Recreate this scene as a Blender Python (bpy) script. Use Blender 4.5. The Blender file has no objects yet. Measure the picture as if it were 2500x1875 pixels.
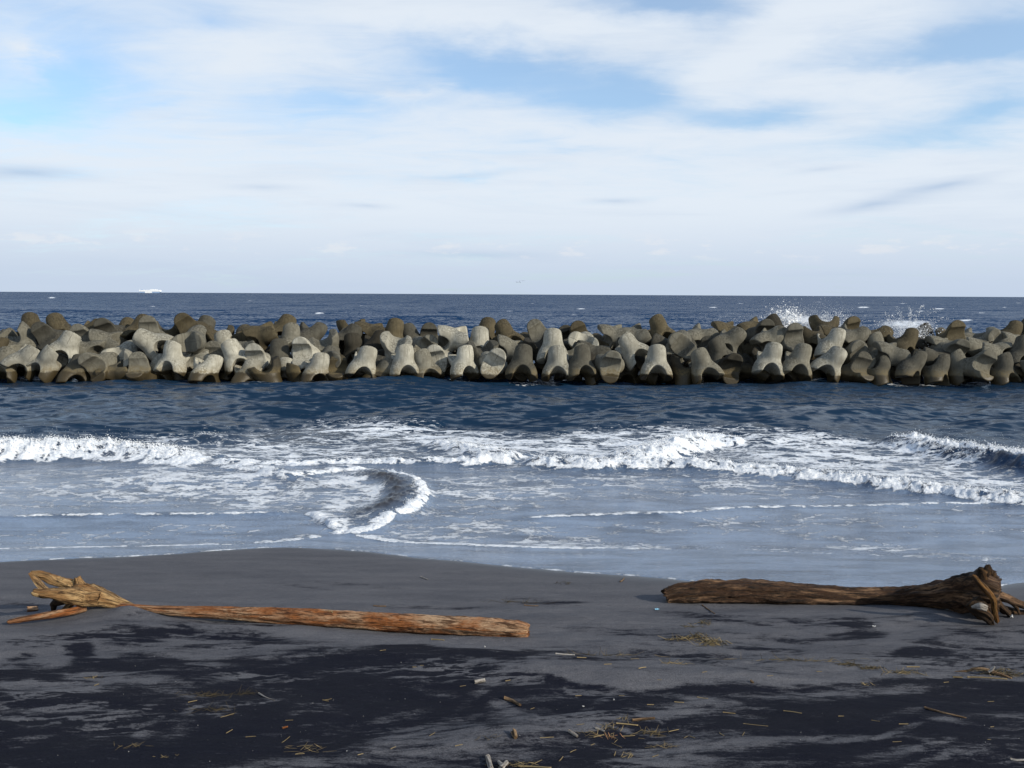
import bpy, math, random
import numpy as np
from mathutils import Matrix, Vector

random.seed(7)
rng = np.random.default_rng(11)
S = bpy.context.scene
COL = S.collection

# ------------------------------------------------------------------ camera
F = 1962.0                                    # focal length in photograph pixels (2500 wide)
PITCH = math.atan((937.5 - 718.5) / F)
ROLL = math.radians(0.298)
CAM = np.array([0.0, 0.0, 5.0])
fw = np.array([0, math.cos(PITCH), -math.sin(PITCH)])
r0 = np.array([1.0, 0, 0])
u0 = np.array([0, math.sin(PITCH), math.cos(PITCH)])
rt = r0 * math.cos(ROLL) + u0 * math.sin(ROLL)
up = u0 * math.cos(ROLL) - r0 * math.sin(ROLL)
cam = bpy.data.cameras.new('camera')
cam.sensor_width = 36.0
cam.lens = 36.0 * F / 2500.0
cam.clip_start = 0.1
cam.clip_end = 60000
co = bpy.data.objects.new('camera', cam)
m = Matrix.Identity(4)
for i in range(3):
    m[i][0], m[i][1], m[i][2], m[i][3] = rt[i], up[i], -fw[i], CAM[i]
co.matrix_world = m
COL.objects.link(co)
S.camera = co

# ------------------------------------------------------------------ sun, sky, exposure
SUN_EL = math.radians(27)
SUN_DIR = np.array([0.87 * math.cos(SUN_EL), -0.5 * math.cos(SUN_EL), math.sin(SUN_EL)])   # towards the sun
SUN_DIR /= np.linalg.norm(SUN_DIR)
sl = bpy.data.lights.new('sun', 'SUN')
sl.energy = 5.0
sl.angle = math.radians(0.5)
sl.color = (1.0, 0.91, 0.76)
so = bpy.data.objects.new('sun', sl)
so.rotation_euler = Vector(SUN_DIR).to_track_quat('Z', 'Y').to_euler()
so.location = (30, -20, 40)
COL.objects.link(so)
S.view_settings.view_transform = 'Standard'
S.view_settings.look = 'None'
S.view_settings.exposure = 0.0
S.view_settings.gamma = 1.0
S.view_settings.use_curve_mapping = False


class NT:
    """small helper round a node tree"""
    def __init__(self, tree):
        self.t = tree
        self.n = tree.nodes
        self.l = tree.links

    def node(self, typ, **kw):
        nd = self.n.new(typ)
        for k, v in kw.items():
            setattr(nd, k, v)
        return nd

    def put(self, sock, v):
        if isinstance(v, bpy.types.NodeSocket):
            self.l.new(v, sock)
        elif v is not None:
            sock.default_value = v

    def math(self, op, a, b=None, c=None, clamp=False):
        nd = self.node('ShaderNodeMath', operation=op, use_clamp=clamp)
        self.put(nd.inputs[0], a)
        if b is not None:
            self.put(nd.inputs[1], b)
        if c is not None:
            self.put(nd.inputs[2], c)
        return nd.outputs[0]

    def vmath(self, op, a, b=None):
        nd = self.node('ShaderNodeVectorMath', operation=op)
        self.put(nd.inputs[0], a)
        if b is not None:
            self.put(nd.inputs[1], b)
        return nd.outputs[0]

    def mix(self, fac, a, b, blend='MIX'):
        nd = self.node('ShaderNodeMix', data_type='RGBA', blend_type=blend)
        self.put(nd.inputs[0], fac)
        for s, v in ((nd.inputs[6], a), (nd.inputs[7], b)):
            if not isinstance(v, bpy.types.NodeSocket) and len(v) == 3:
                v = (*v, 1.0)
            self.put(s, v)
        return nd.outputs[2]

    def noise(self, vec, scale, detail=4, rough=0.55, dist=0.0, color=False):
        nd = self.node('ShaderNodeTexNoise')
        self.put(nd.inputs['Vector'], vec)
        nd.inputs['Scale'].default_value = scale
        nd.inputs['Detail'].default_value = detail
        nd.inputs['Roughness'].default_value = rough
        nd.inputs['Distortion'].default_value = dist
        return nd.outputs['Color' if color else 'Fac']

    def mapping(self, vec, loc=(0, 0, 0), rot=(0, 0, 0), sc=(1, 1, 1), typ='POINT'):
        nd = self.node('ShaderNodeMapping', vector_type=typ)
        self.put(nd.inputs['Vector'], vec)
        nd.inputs['Location'].default_value = loc
        nd.inputs['Rotation'].default_value = rot
        nd.inputs['Scale'].default_value = sc
        return nd.outputs[0]

    def ramp(self, fac, stops, interp='LINEAR'):
        nd = self.node('ShaderNodeValToRGB')
        cr = nd.color_ramp
        cr.interpolation = interp
        while len(cr.elements) < len(stops):
            cr.elements.new(0.5)
        for e, (p, c) in zip(cr.elements, stops):
            e.position = p
            e.color = c if len(c) == 4 else (*c, 1)
        self.put(nd.inputs[0], fac)
        return nd.outputs[0]

    def step(self, v, lo, hi):
        nd = self.node('ShaderNodeMapRange', interpolation_type='SMOOTHSTEP')
        self.put(nd.inputs[0], v)
        self.put(nd.inputs[1], lo)
        self.put(nd.inputs[2], hi)
        nd.inputs[3].default_value = 0.0
        nd.inputs[4].default_value = 1.0
        return nd.outputs[0]

    def attr(self, name):
        return self.node('ShaderNodeAttribute', attribute_name=name).outputs['Fac']


def ray(px, py):
    v = fw + rt * ((px - 1250.0) / F) + up * ((937.5 - py) / F)
    return v / np.linalg.norm(v)


def azel(px, py):
    v = ray(px, py)
    return math.degrees(math.atan2(v[0], v[1])), math.degrees(math.asin(v[2]))


world = bpy.data.worlds.new('World')
S.world = world
world.use_nodes = True
W = NT(world.node_tree)
W.n.clear()
sky = W.node('ShaderNodeTexSky', sky_type='NISHITA')
sky.sun_disc = False
sky.sun_elevation = SUN_EL
sky.sun_rotation = math.atan2(SUN_DIR[0], SUN_DIR[1])
sky.air_density = 1.0
sky.dust_density = 0.6
sky.ozone_density = 1.6
gen = W.node('ShaderNodeTexCoord').outputs['Generated']
sep = W.node('ShaderNodeSeparateXYZ')
W.l.new(gen, sep.inputs[0])
dx, dy, dz = sep.outputs
az = W.math('MULTIPLY', W.math('ARCTAN2', dx, dy), 180 / math.pi)
el = W.math('MULTIPLY', W.math('ARCSINE', dz), 180 / math.pi)
comb = W.node('ShaderNodeCombineXYZ')
W.put(comb.inputs[0], az)
W.put(comb.inputs[1], el)
ae = comb.outputs[0]
# the cloud layer seen in perspective: direction projected on a high plane
zz = W.math('ADD', W.math('MAXIMUM', dz, 0.0), 0.13)
pc = W.node('ShaderNodeCombineXYZ')
W.put(pc.inputs[0], W.math('DIVIDE', dx, zz))
W.put(pc.inputs[1], W.math('DIVIDE', dy, zz))
plane = pc.outputs[0]
pl = W.mapping(plane, rot=(0, 0, math.radians(24)), sc=(0.75, 1.5, 1))
n_big = W.noise(pl, 1.0, 6, 0.5, 0.7)
n_fine = W.noise(pl, 4.0, 10, 0.62, 1.3)
warpc = W.noise(W.mapping(ae, sc=(0.09, 0.22, 1)), 1.0, 5, 0.6, 0.0, color=True)
warp = W.vmath('MULTIPLY', W.vmath('SUBTRACT', warpc, (0.5, 0.5, 0.5)), (9.0, 4.2, 0.0))
aew = W.vmath('ADD', ae, warp)


def blob(px, py, rx, ry, rot=0.0, vec=None):
    a, e = azel(px, py)
    k = 57.3 / F
    nd = W.node('ShaderNodeMapping', vector_type='TEXTURE')
    W.l.new(aew if vec is None else vec, nd.inputs[0])
    nd.inputs['Location'].default_value = (a, e, 0)
    nd.inputs['Rotation'].default_value = (0, 0, math.radians(rot))
    nd.inputs['Scale'].default_value = (rx * k, ry * k, 1)
    g = W.node('ShaderNodeTexGradient', gradient_type='QUADRATIC_SPHERE')
    W.l.new(nd.outputs[0], g.inputs[0])
    return g.outputs['Fac']


cover = W.math('ADD', W.math('MULTIPLY', n_big, 1.5), W.math('MULTIPLY', n_fine, 0.8))
low = W.step(el, 15.0, 6.0)                     # towards the horizon the layers close up
cover = W.math('ADD', W.math('SUBTRACT', cover, 0.66), W.math('MULTIPLY', low, 0.45))
for (px, py, rx, ry, rot, k) in [
        (150, 170, 260, 190, 10, -0.85), (60, 265, 220, 70, 0, -0.7),
        (1180, 165, 560, 100, -9, -1.25), (1560, 225, 420, 95, -8, -0.7), (1640, 5, 340, 70, 0, -1.4),
        (2370, 100, 420, 100, 4, -1.3), (2400, 290, 420, 100, 3, -1.15), (1880, 270, 380, 60, 3, -0.7),
        (1380, 350, 420, 45, 2, -0.5), (870, 245, 480, 110, 5, -0.55), (1120, 425, 330, 22, 4, -0.45),
        (560, 40, 200, 60, 0, -0.35), (380, 235, 160, 30, 12, -0.3),
        (1250, 60, 900, 90, -6, 0.75), (1850, 120, 700, 110, 28, 0.6), (2150, 190, 560, 70, 2, 0.6),
        (620, 120, 420, 150, 20, 0.45), (60, 130, 110, 90, 0, 0.9), (1700, 320, 800, 60, 3, 0.4),
        (1000, 205, 380, 30, 4, 0.35)]:
    cover = W.math('ADD', cover, W.math('MULTIPLY', blob(px, py, rx, ry, rot), k))
cover = W.step(cover, -0.30, 1.0)
# thin cloud never quite closes high up, never quite opens low down
cover = W.math('MULTIPLY_ADD', cover, 0.68, 0.30)
cover = W.math('MULTIPLY', cover, W.math('MULTIPLY_ADD', W.step(el, 20.0, 55.0), -0.6, 1.0))   # thinner overhead
shade = W.math('MULTIPLY', W.noise(W.mapping(ae, sc=(0.05, 0.5, 1)), 1.0, 7, 0.6, 0.4), 1.0)
shade = W.math('MULTIPLY', W.step(shade, 0.46, 0.72), 0.28)
aen = W.vmath('ADD', ae, W.vmath('MULTIPLY', warp, (0.22, 0.16, 0)))
for (px, py, rx, ry, rot, k) in [
        (2310, 452, 150, 20, 9, 0.95), (2130, 500, 230, 26, 7, 0.95), (70, 425, 210, 30, 3, 0.9),
        (640, 458, 160, 18, 0, 0.6), (890, 505, 120, 14, 0, 0.6), (1500, 490, 130, 16, 0, 0.7),
        (1150, 622, 320, 18, 0, 0.7), (2010, 410, 120, 14, 4, 0.5), (1130, 430, 280, 16, 5, 0.5)]:
    shade = W.math('ADD', shade, W.math('MULTIPLY', blob(px, py, rx, ry, rot, aen), k))
ccol = W.mix(W.math('MINIMUM', shade, 1.0), (0.775, 0.845, 0.93), (0.53, 0.64, 0.80))
hz = W.step(el, 6.5, 0.0)                       # pale grey blue bank just over the sea
ccol = W.mix(W.math('MULTIPLY', hz, 0.75), ccol, (0.50, 0.60, 0.77))
puff = W.math('MULTIPLY', W.step(W.noise(W.mapping(ae, sc=(0.35, 1.1, 1)), 1.0, 6, 0.6), 0.52, 0.66),
              W.math('MULTIPLY', W.step(el, 2.0, 3.0), W.step(el, 4.6, 3.2)))
ccol = W.mix(W.math('MULTIPLY', puff, 0.45), ccol, (0.84, 0.84, 0.87))
bg1 = W.node('ShaderNodeBackground')
W.l.new(W.mix(1.0, sky.outputs[0], (0.82, 1.16, 1.36), 'MULTIPLY'), bg1.inputs[0])
bg1.inputs[1].default_value = 0.135
bg2 = W.node('ShaderNodeBackground')
W.l.new(ccol, bg2.inputs[0])
bg2.inputs[1].default_value = 1.0
mx = W.node('ShaderNodeMixShader')
W.l.new(cover, mx.inputs[0])
W.l.new(bg1.outputs[0], mx.inputs[1])
W.l.new(bg2.outputs[0], mx.inputs[2])
wo = W.node('ShaderNodeOutputWorld')
W.l.new(mx.outputs[0], wo.inputs[0])


# ------------------------------------------------------------------ maths helpers
def _hash(ix, iy, seed):
    h = (ix.astype(np.int64) * 374761393 + iy.astype(np.int64) * 668265263 + seed * 1442695041) & 0xFFFFFFFF
    h = ((h ^ (h >> 13)) * 1274126177) & 0xFFFFFFFF
    return (h ^ (h >> 16)) & 0xFFFFFFFF


def perlin(x, y, seed=0):
    ix, iy = np.floor(x), np.floor(y)
    fx, fy = x - ix, y - iy
    ux, uy = fx * fx * fx * (fx * (fx * 6 - 15) + 10), fy * fy * fy * (fy * (fy * 6 - 15) + 10)
    out = []
    for (ax, ay) in ((0, 0), (1, 0), (0, 1), (1, 1)):
        a = _hash(ix + ax, iy + ay, seed) * (2 * math.pi / 4294967296.0)
        out.append(np.cos(a) * (fx - ax) + np.sin(a) * (fy - ay))
    a = out[0] + ux * (out[1] - out[0])
    b = out[2] + ux * (out[3] - out[2])
    return (a + uy * (b - a)) * 1.5


def fbm(x, y, octv=4, seed=0, gain=0.5):
    s, a, t = 0, 1.0, 0
    for o in range(octv):
        s = s + a * perlin(x * 2 ** o + 17.3 * o, y * 2 ** o - 9.1 * o, seed + o)
        t += a
        a *= gain
    return s / t


def sstep(v, lo, hi):
    t = np.clip((v - lo) / (hi - lo), 0, 1)
    return t * t * (3 - 2 * t)


def project(P):
    d = P - CAM
    z = d @ fw
    return 1250 + F * (d @ rt) / z, 937.5 - F * (d @ up) / z


PROF_Y = np.array([-30, 2, 5.5, 8, 10, 12, 14, 15.5, 18, 25, 45, 80])
PROF_Z = np.array([3.2, 2.05, 1.55, 1.2, 0.93, 0.60, 0.28, 0.02, -0.35, -1.2, -3, -4])
BUMPS = []       # (x, y, rx, ry, rot, h) sand mounds and hollows


def sand_base(x, y):
    return np.interp(y, PROF_Y, PROF_Z)


def sand_h(x, y):
    x = np.asarray(x, float)
    y = np.asarray(y, float)
    # smooth the knots of the profile
    h = sum(np.interp(y + o, PROF_Y, PROF_Z) for o in (-1.2, -0.6, 0, 0.6, 1.2)) / 5
    h = h + 0.05 * fbm(x * 0.16, y * 0.22, 3, 5) * sstep(y, 16, 12)
    h = h + (0.050 * fbm(x * 0.7, y * 1.8, 4, 51) + 0.006 * fbm(x * 4, y * 10, 3, 57)) * (0.35 + 0.65 * sstep(y, 11.5, 9.5))
    for (bx, by, rx, ry, rot, hh) in BUMPS:
        c, s = math.cos(rot), math.sin(rot)
        ux, uy = (x - bx) * c + (y - by) * s, -(x - bx) * s + (y - by) * c
        h = h + hh * np.exp(-(ux / rx) ** 2 - (uy / ry) ** 2)
    return h


def ground(px, py, lift=0.0):
    """where the sight line of a photo pixel meets the sand"""
    d = ray(px, py)
    t0, t1 = 3.0, 40.0
    for _ in range(40):
        t = 0.5 * (t0 + t1)
        p = CAM + d * t
        if p[2] > float(sand_h(p[0], p[1])) + lift:
            t0 = t
        else:
            t1 = t
    return CAM + d * t0


def at_depth(px, py, Y):
    d = ray(px, py)
    return CAM + d * (Y / d[1])


def sea_pt(px, py, z=0.0):
    d = ray(px, py)
    return CAM + d * ((z - 5.0) / d[2])


def D(*pts):
    """display pixels (2212 wide) to photo pixels"""
    return [(a * 1.13020, b * 1.13020) for a, b in pts]


# mound that buries the left log, windblown swells of the foreground
for (px, py, rx, ry, rot, h) in [(300, 1500, 0.62, 0.45, 0.1, 0.17), (420, 1545, 1.1, 0.4, -0.1, 0.06),
                                 (120, 1560, 0.8, 0.5, 0.2, 0.05), (1420, 1650, 1.6, 0.30, -0.10, 0.08),
                                 (1000, 1600, 1.5, 0.35, -0.06, 0.05), (2250, 1500, 0.7, 0.35, -0.2, 0.06),
                                 (1850, 1640, 2.2, 0.35, 0.05, 0.05), (600, 1780, 1.5, 0.5, 0.1, -0.05),
                                 (1300, 1790, 0.9, 0.25, 0.12, 0.06), (2200, 1760, 1.2, 0.4, -0.1, 0.05),
                                 (1785, 1606, 0.10, 0.07, 0, -0.035), (1765, 1602, 0.08, 0.06, 0, -0.03),
                                 (1838, 1616, 0.07, 0.05, 0, -0.03), (1810, 1594, 0.08, 0.05, 0, -0.025),
                                 (1650, 1600, 0.1, 0.05, 0, -0.02), (1700, 1590, 0.08, 0.05, 0, -0.02)]:
    g = ground(px, py)
    BUMPS.append((g[0], g[1], rx, ry, rot, h))


for px, Yo in ((318, 0.0), (352, 0.02), (388, 0.05), (420, 0.10)):
    yb = float(np.interp(px, [215, 560], [ground(215, 1496)[1] + 0.05, ground(560, 1522)[1]])) + 0.10
    q = at_depth(px, np.interp(px, [318, 420], [1479, 1489]), yb)
    BUMPS.append((q[0], yb - 0.09, 0.19, 0.10, 0.0, max(0.0, q[2] + 0.022 - Yo - float(sand_h(q[0], yb - 0.09)))))


def seg_dist(x, y, line):
    """distance to a polyline, side (positive = seaward), and position along it 0..1"""
    best = np.full(x.shape, 1e9)
    side = np.zeros(x.shape)
    par = np.zeros(x.shape)
    n = len(line) - 1
    for i in range(n):
        ax, ay = line[i][:2]
        bx, by = line[i + 1][:2]
        ex, ey = bx - ax, by - ay
        L2 = ex * ex + ey * ey + 1e-9
        t = np.clip(((x - ax) * ex + (y - ay) * ey) / L2, 0, 1)
        qx, qy = x - (ax + t * ex), y - (ay + t * ey)
        d = np.hypot(qx, qy)
        s = np.sign(ex * qy - ey * qx)
        k = d < best
        best = np.where(k, d, best)
        side = np.where(k, s, side)
        par = np.where(k, (i + t) / n, par)
    return best, side, par


def curve(pts, n=60):
    """smooth a polyline (Catmull-Rom)"""
    P = np.array([p[:2] for p in pts], float)
    P = np.vstack([2 * P[0] - P[1], P, 2 * P[-1] - P[-2]])
    out = []
    m_ = len(P) - 3
    for i in range(m_):
        p0, p1, p2, p3 = P[i:i + 4]
        for t in np.linspace(0, 1, max(2, n // m_), endpoint=False):
            out.append(0.5 * ((2 * p1) + (-p0 + p2) * t + (2 * p0 - 5 * p1 + 4 * p2 - p3) * t * t
                              + (-p0 + 3 * p1 - 3 * p2 + p3) * t ** 3))
    out.append(P[-2])
    return np.array(out)


def mesh_obj(name, verts, faces, mat=None, parent=None, smooth=True, attrs=None, loc=None):
    me = bpy.data.meshes.new(name)
    if isinstance(faces, np.ndarray):
        nv, nf, k = len(verts), len(faces), faces.shape[1]
        me.vertices.add(nv)
        me.vertices.foreach_set('co', np.asarray(verts, np.float32).ravel())
        me.loops.add(nf * k)
        me.loops.foreach_set('vertex_index', faces.astype(np.int32).ravel())
        me.polygons.add(nf)
        me.polygons.foreach_set('loop_start', np.arange(0, nf * k, k, dtype=np.int32))
        me.update(calc_edges=True)
    else:
        me.from_pydata([tuple(v) for v in verts], [], faces)
    if smooth:
        me.polygons.foreach_set('use_smooth', np.ones(len(me.polygons), bool))
    for k_, v in (attrs or {}).items():
        a = me.attributes.new(k_, 'FLOAT', 'POINT')
        a.data.foreach_set('value', np.asarray(v, np.float32).ravel())
    if mat:
        me.materials.append(mat)
    me.update()
    o = bpy.data.objects.new(name, me)
    COL.objects.link(o)
    if parent:
        o.parent = parent
    if loc is not None:
        o.location = loc
    return o


def tag(o, label=None, cat=None, group=None, kind=None):
    if label:
        o['label'] = label
    if cat:
        o['category'] = cat
    if group:
        o['group'] = group
    if kind:
        o['kind'] = kind
    return o


def new_mat(name):
    mt = bpy.data.materials.new(name)
    mt.use_nodes = True
    t = NT(mt.node_tree)
    t.n.clear()
    b = t.node('ShaderNodeBsdfPrincipled')
    o = t.node('ShaderNodeOutputMaterial')
    t.l.new(b.outputs[0], o.inputs[0])
    return mt, t, b


# ------------------------------------------------------------------ materials
# sand: grey dry sand over black iron sand, wet and glossy near the water
M_sand, T, B = new_mat('sand')
pos = T.node('ShaderNodeNewGeometry').outputs['Position']
dk = T.attr('dark')
wet = T.attr('wet')
streak = T.noise(T.mapping(pos, rot=(0, 0, -0.12), sc=(3.2, 13, 4)), 2.2, 8, 0.68, 0.5)
fine = T.noise(T.mapping(pos, sc=(1, 2.0, 1)), 42, 4, 0.7)
grain = T.noise(pos, 320, 2, 0.6)
v = T.math('ADD', dk, T.math('MULTIPLY', T.math('SUBTRACT', streak, 0.5), 1.7))
v = T.math('ADD', v, T.math('MULTIPLY', T.math('SUBTRACT', fine, 0.5), 1.1))
f = T.step(v, 0.12, 0.88)
tone = T.step(T.math('ADD', T.math('MULTIPLY', T.noise(T.mapping(pos, sc=(0.5, 1.8, 1)), 1.3, 7, 0.65), 0.7), T.math('MULTIPLY', streak, 0.4)), 0.35, 0.72)
grey = T.mix(tone, (0.060, 0.062, 0.072), (0.102, 0.102, 0.111))
grey = T.mix(T.math('MULTIPLY', T.step(grain, 0.45, 0.8), 0.7), grey, (0.15, 0.15, 0.16), 'MIX')
grey = T.mix(T.step(grain, 0.5, 0.25), grey, (0.045, 0.046, 0.055))
black = T.mix(tone, (0.0050, 0.0060, 0.0125), (0.0090, 0.0098, 0.0150))
black = T.mix(T.math('MULTIPLY', T.step(grain, 0.62, 0.8), 0.35), black, (0.08, 0.08, 0.085))
c = T.mix(f, grey, black)
spk = T.noise(T.mapping(pos, sc=(1, 1.5, 1)), 95, 3, 0.75)
c = T.mix(1.0, c, T.ramp(spk, [(0.30, (0.45, 0.45, 0.47)), (0.5, (1, 1, 1)), (0.72, (1.75, 1.72, 1.7))]), 'MULTIPLY')
c = T.mix(T.math('MULTIPLY', wet, 0.75), c, (0.022, 0.023, 0.026))
T.put(B.inputs['Base Color'], c)
rg = T.math('MULTIPLY_ADD', wet, -0.62, 0.9)
T.put(B.inputs['Roughness'], rg)
T.put(B.inputs['Specular IOR Level'], T.math('MULTIPLY_ADD', wet, 0.5, 0.08))
bmp = T.node('ShaderNodeBump')
bmp.inputs['Distance'].default_value = 0.012
T.put(bmp.inputs['Strength'], T.math('MULTIPLY_ADD', wet, -0.5, 0.6))
T.put(bmp.inputs['Height'], T.math('ADD', T.math('MULTIPLY', fine, 0.8), T.math('ADD', T.math('MULTIPLY', grain, 0.18), T.math('MULTIPLY', streak, 0.6))))
T.l.new(bmp.outputs[0], B.inputs['Normal'])

# sea water with foam
M_sea, T, B = new_mat('sea_water')
pos = T.node('ShaderNodeNewGeometry').outputs['Position']
foam = T.attr('foam')
chop = T.attr('chop')
shore = T.attr('shore')
silt = T.attr('silt')
open_ = T.step(chop, 0.75, 0.97)
pw = T.vmath('ADD', pos, T.vmath('MULTIPLY', T.vmath('SUBTRACT', T.noise(pos, 0.9, 3, 0.5, color=True), (0.5, 0.5, 0.5)), (1.1, 0.9, 0)))
vor = T.node('ShaderNodeTexVoronoi', feature='DISTANCE_TO_EDGE')
T.put(vor.inputs['Vector'], T.mapping(pw, sc=(0.75, 1.35, 0)))
vor.inputs['Scale'].default_value = 1.7
vor2 = T.node('ShaderNodeTexVoronoi', feature='DISTANCE_TO_EDGE')
T.put(vor2.inputs['Vector'], T.mapping(pw, sc=(0.8, 1.5, 0)))
vor2.inputs['Scale'].default_value = 5.5
lace = T.math('SUBTRACT', 1.0, T.math('MULTIPLY', T.math('ADD', T.math('MULTIPLY', vor.outputs['Distance'], 1.1), T.math('MULTIPLY', vor2.outputs['Distance'], 0.7)), 1.5))
fn = T.noise(T.mapping(pos, sc=(1, 1.9, 1)), 2.6, 9, 0.68, 0.6)
fn2 = T.noise(T.mapping(pos, sc=(1, 1.6, 1)), 14, 5, 0.7)
pat = T.math('ADD', T.math('MULTIPLY', lace, 0.42), T.math('ADD', T.math('MULTIPLY', fn, 0.62), T.math('MULTIPLY', fn2, 0.25)))
pat = T.math('MULTIPLY_ADD', pat, 2.5, -1.28)
th = T.math('MULTIPLY_ADD', foam, -1.35, 1.1)
ff = T.step(pat, T.math('SUBTRACT', th, 0.14), T.math('ADD', th, 0.16))
ff = T.math('MULTIPLY', ff, T.step(foam, 0.02, 0.16))
ff = T.math('MULTIPLY', ff, T.math('MULTIPLY_ADD', T.step(foam, 0.25, 0.7), 0.4, 0.6))
fl = T.noise(T.mapping(pos, rot=(0, 0, 0.1), sc=(0.5, 1.6, 1)), 1.1, 8, 0.62, 0.5)
fl3 = T.noise(T.mapping(pos, sc=(1, 2.6, 1)), 22, 3, 0.7)
fl = T.math('ADD', T.math('MULTIPLY', fl, 0.5), T.math('ADD', T.math('MULTIPLY', fn2, 0.2), T.math('MULTIPLY', fl3, 0.3)))
filmc = T.mix(T.step(fl, 0.36, 0.62), (0.030, 0.046, 0.078), (0.175, 0.235, 0.335))  # pale end paints sky sheen and ripples on to the bubbly film
deep = T.mix(silt, T.mix(shore, (0.0045, 0.026, 0.070), filmc), (0.040, 0.033, 0.026))
white = T.mix(T.step(T.math('ADD', T.math('MULTIPLY', fn2, 0.6), T.math('MULTIPLY', fn, 0.4)), 0.36, 0.60), (0.40, 0.46, 0.55), (0.82, 0.84, 0.86))  # blue-grey end paints shading into the foam
T.put(B.inputs['Base Color'], T.mix(ff, deep, white))
T.put(B.inputs['Roughness'], T.math('ADD', T.math('MULTIPLY', ff, 0.8), T.math('MULTIPLY_ADD', chop, 0.13, 0.05)))
B.inputs['IOR'].default_value = 1.333
T.put(B.inputs['Specular IOR Level'], T.math('MULTIPLY_ADD', ff, -0.5, T.math('MULTIPLY_ADD', shore, 0.65, 0.36)))
rip1 = T.noise(T.mapping(pos, rot=(0, 0, 0.2), sc=(0.55, 1.5, 1)), 1.6, 6, 0.62, 0.4)
rip2 = T.noise(T.mapping(pos, rot=(0, 0, -0.25), sc=(0.7, 1.6, 1)), 7.0, 4, 0.6, 0.3)
rip3 = T.noise(T.mapping(pos, sc=(0.35, 1.1, 1)), 0.23, 5, 0.6, 0.4)
h = T.math('MULTIPLY', T.math('ADD', T.math('MULTIPLY', rip1, 0.55), T.math('ADD', T.math('MULTIPLY', rip2, 0.10), T.math('MULTIPLY', rip3, 1.3))), chop)
h = T.math('ADD', h, T.math('MULTIPLY', T.noise(T.mapping(pos, sc=(1, 2.2, 1)), 16, 3, 0.6), 0.012))
h = T.math('ADD', h, T.math('MULTIPLY', ff, T.math('MULTIPLY_ADD', fn2, 0.05, 0.015)))
bmp = T.node('ShaderNodeBump')
bmp.inputs['Distance'].default_value = 1.0
bmp.inputs['Strength'].default_value = 0.9
T.put(bmp.inputs['Height'], h)
s1 = T.noise(T.mapping(pos, rot=(0, 0, 0.15), sc=(0.6, 1.0, 1)), 1.9, 2, 0.55, 0.6, color=True)
s2 = T.noise(T.mapping(pos, rot=(0, 0, -0.12), sc=(0.55, 1.0, 1)), 0.33, 2, 0.5, 0.6, color=True)
s3 = T.noise(T.mapping(pos, rot=(0, 0, 0.08), sc=(0.6, 1.0, 1)), 0.06, 4, 0.7, 0.4, color=True)
sl_ = T.vmath('ADD', T.vmath('MULTIPLY', T.vmath('SUBTRACT', s1, (0.5, 0.5, 0.5)), (1.4, 3.8, 0.0)),
              T.vmath('ADD', T.vmath('MULTIPLY', T.vmath('SUBTRACT', s2, (0.5, 0.5, 0.5)), (0.6, 1.7, 0.0)),
                      T.vmath('MULTIPLY', T.vmath('SUBTRACT', s3, (0.5, 0.5, 0.5)), (0.6, 2.4, 0.0))))
sl_ = T.vmath('ADD', sl_, (0.0, -0.26, 0.0))          # wave fronts lean towards the shore
sc_ = T.node('ShaderNodeVectorMath', operation='SCALE')
T.l.new(sl_, sc_.inputs[0])
T.put(sc_.inputs['Scale'], T.math('MULTIPLY', chop, T.math('SUBTRACT', 1.0, ff)))
T.l.new(bmp.outputs[0], B.inputs['Normal'])
nn = T.vmath('NORMALIZE', T.vmath('ADD', T.node('ShaderNodeNewGeometry').outputs['Normal'], sc_.outputs[0]))
fr = T.node('ShaderNodeFresnel')
fr.inputs['IOR'].default_value = 1.333
T.l.new(nn, fr.inputs['Normal'])
dif = T.node('ShaderNodeBsdfDiffuse')
T.put(dif.inputs['Color'], T.mix(ff, T.mix(silt, T.mix(open_, (0.0055, 0.0215, 0.0480), (0.0035, 0.0280, 0.0800)), (0.040, 0.033, 0.026)), white))
glo = T.node('ShaderNodeBsdfGlossy')
glo.inputs['Roughness'].default_value = 0.22
T.l.new(nn, glo.inputs['Normal'])
ms = T.node('ShaderNodeMixShader')
T.put(ms.inputs[0], T.math('MULTIPLY', T.math('MINIMUM', T.math('MULTIPLY', fr.outputs[0], 0.85), 0.43), T.math('SUBTRACT', 1.0, ff)))
T.l.new(dif.outputs[0], ms.inputs[1])
T.l.new(glo.outputs[0], ms.inputs[2])
ms2 = T.node('ShaderNodeMixShader')
T.put(ms2.inputs[0], T.step(chop, 0.08, 0.5))
T.l.new(B.outputs[0], ms2.inputs[1])
T.l.new(ms.outputs[0], ms2.inputs[2])
T.l.new(ms2.outputs[0], [n_ for n_ in T.n if n_.type == 'OUTPUT_MATERIAL'][0].inputs[0])

# foam lumps and spray
M_foam, T, B = new_mat('white_foam')
B.inputs['Base Color'].default_value = (0.82, 0.84, 0.86, 1)
B.inputs['Roughness'].default_value = 0.9
B.inputs['Specular IOR Level'].default_value = 0.1

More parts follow.
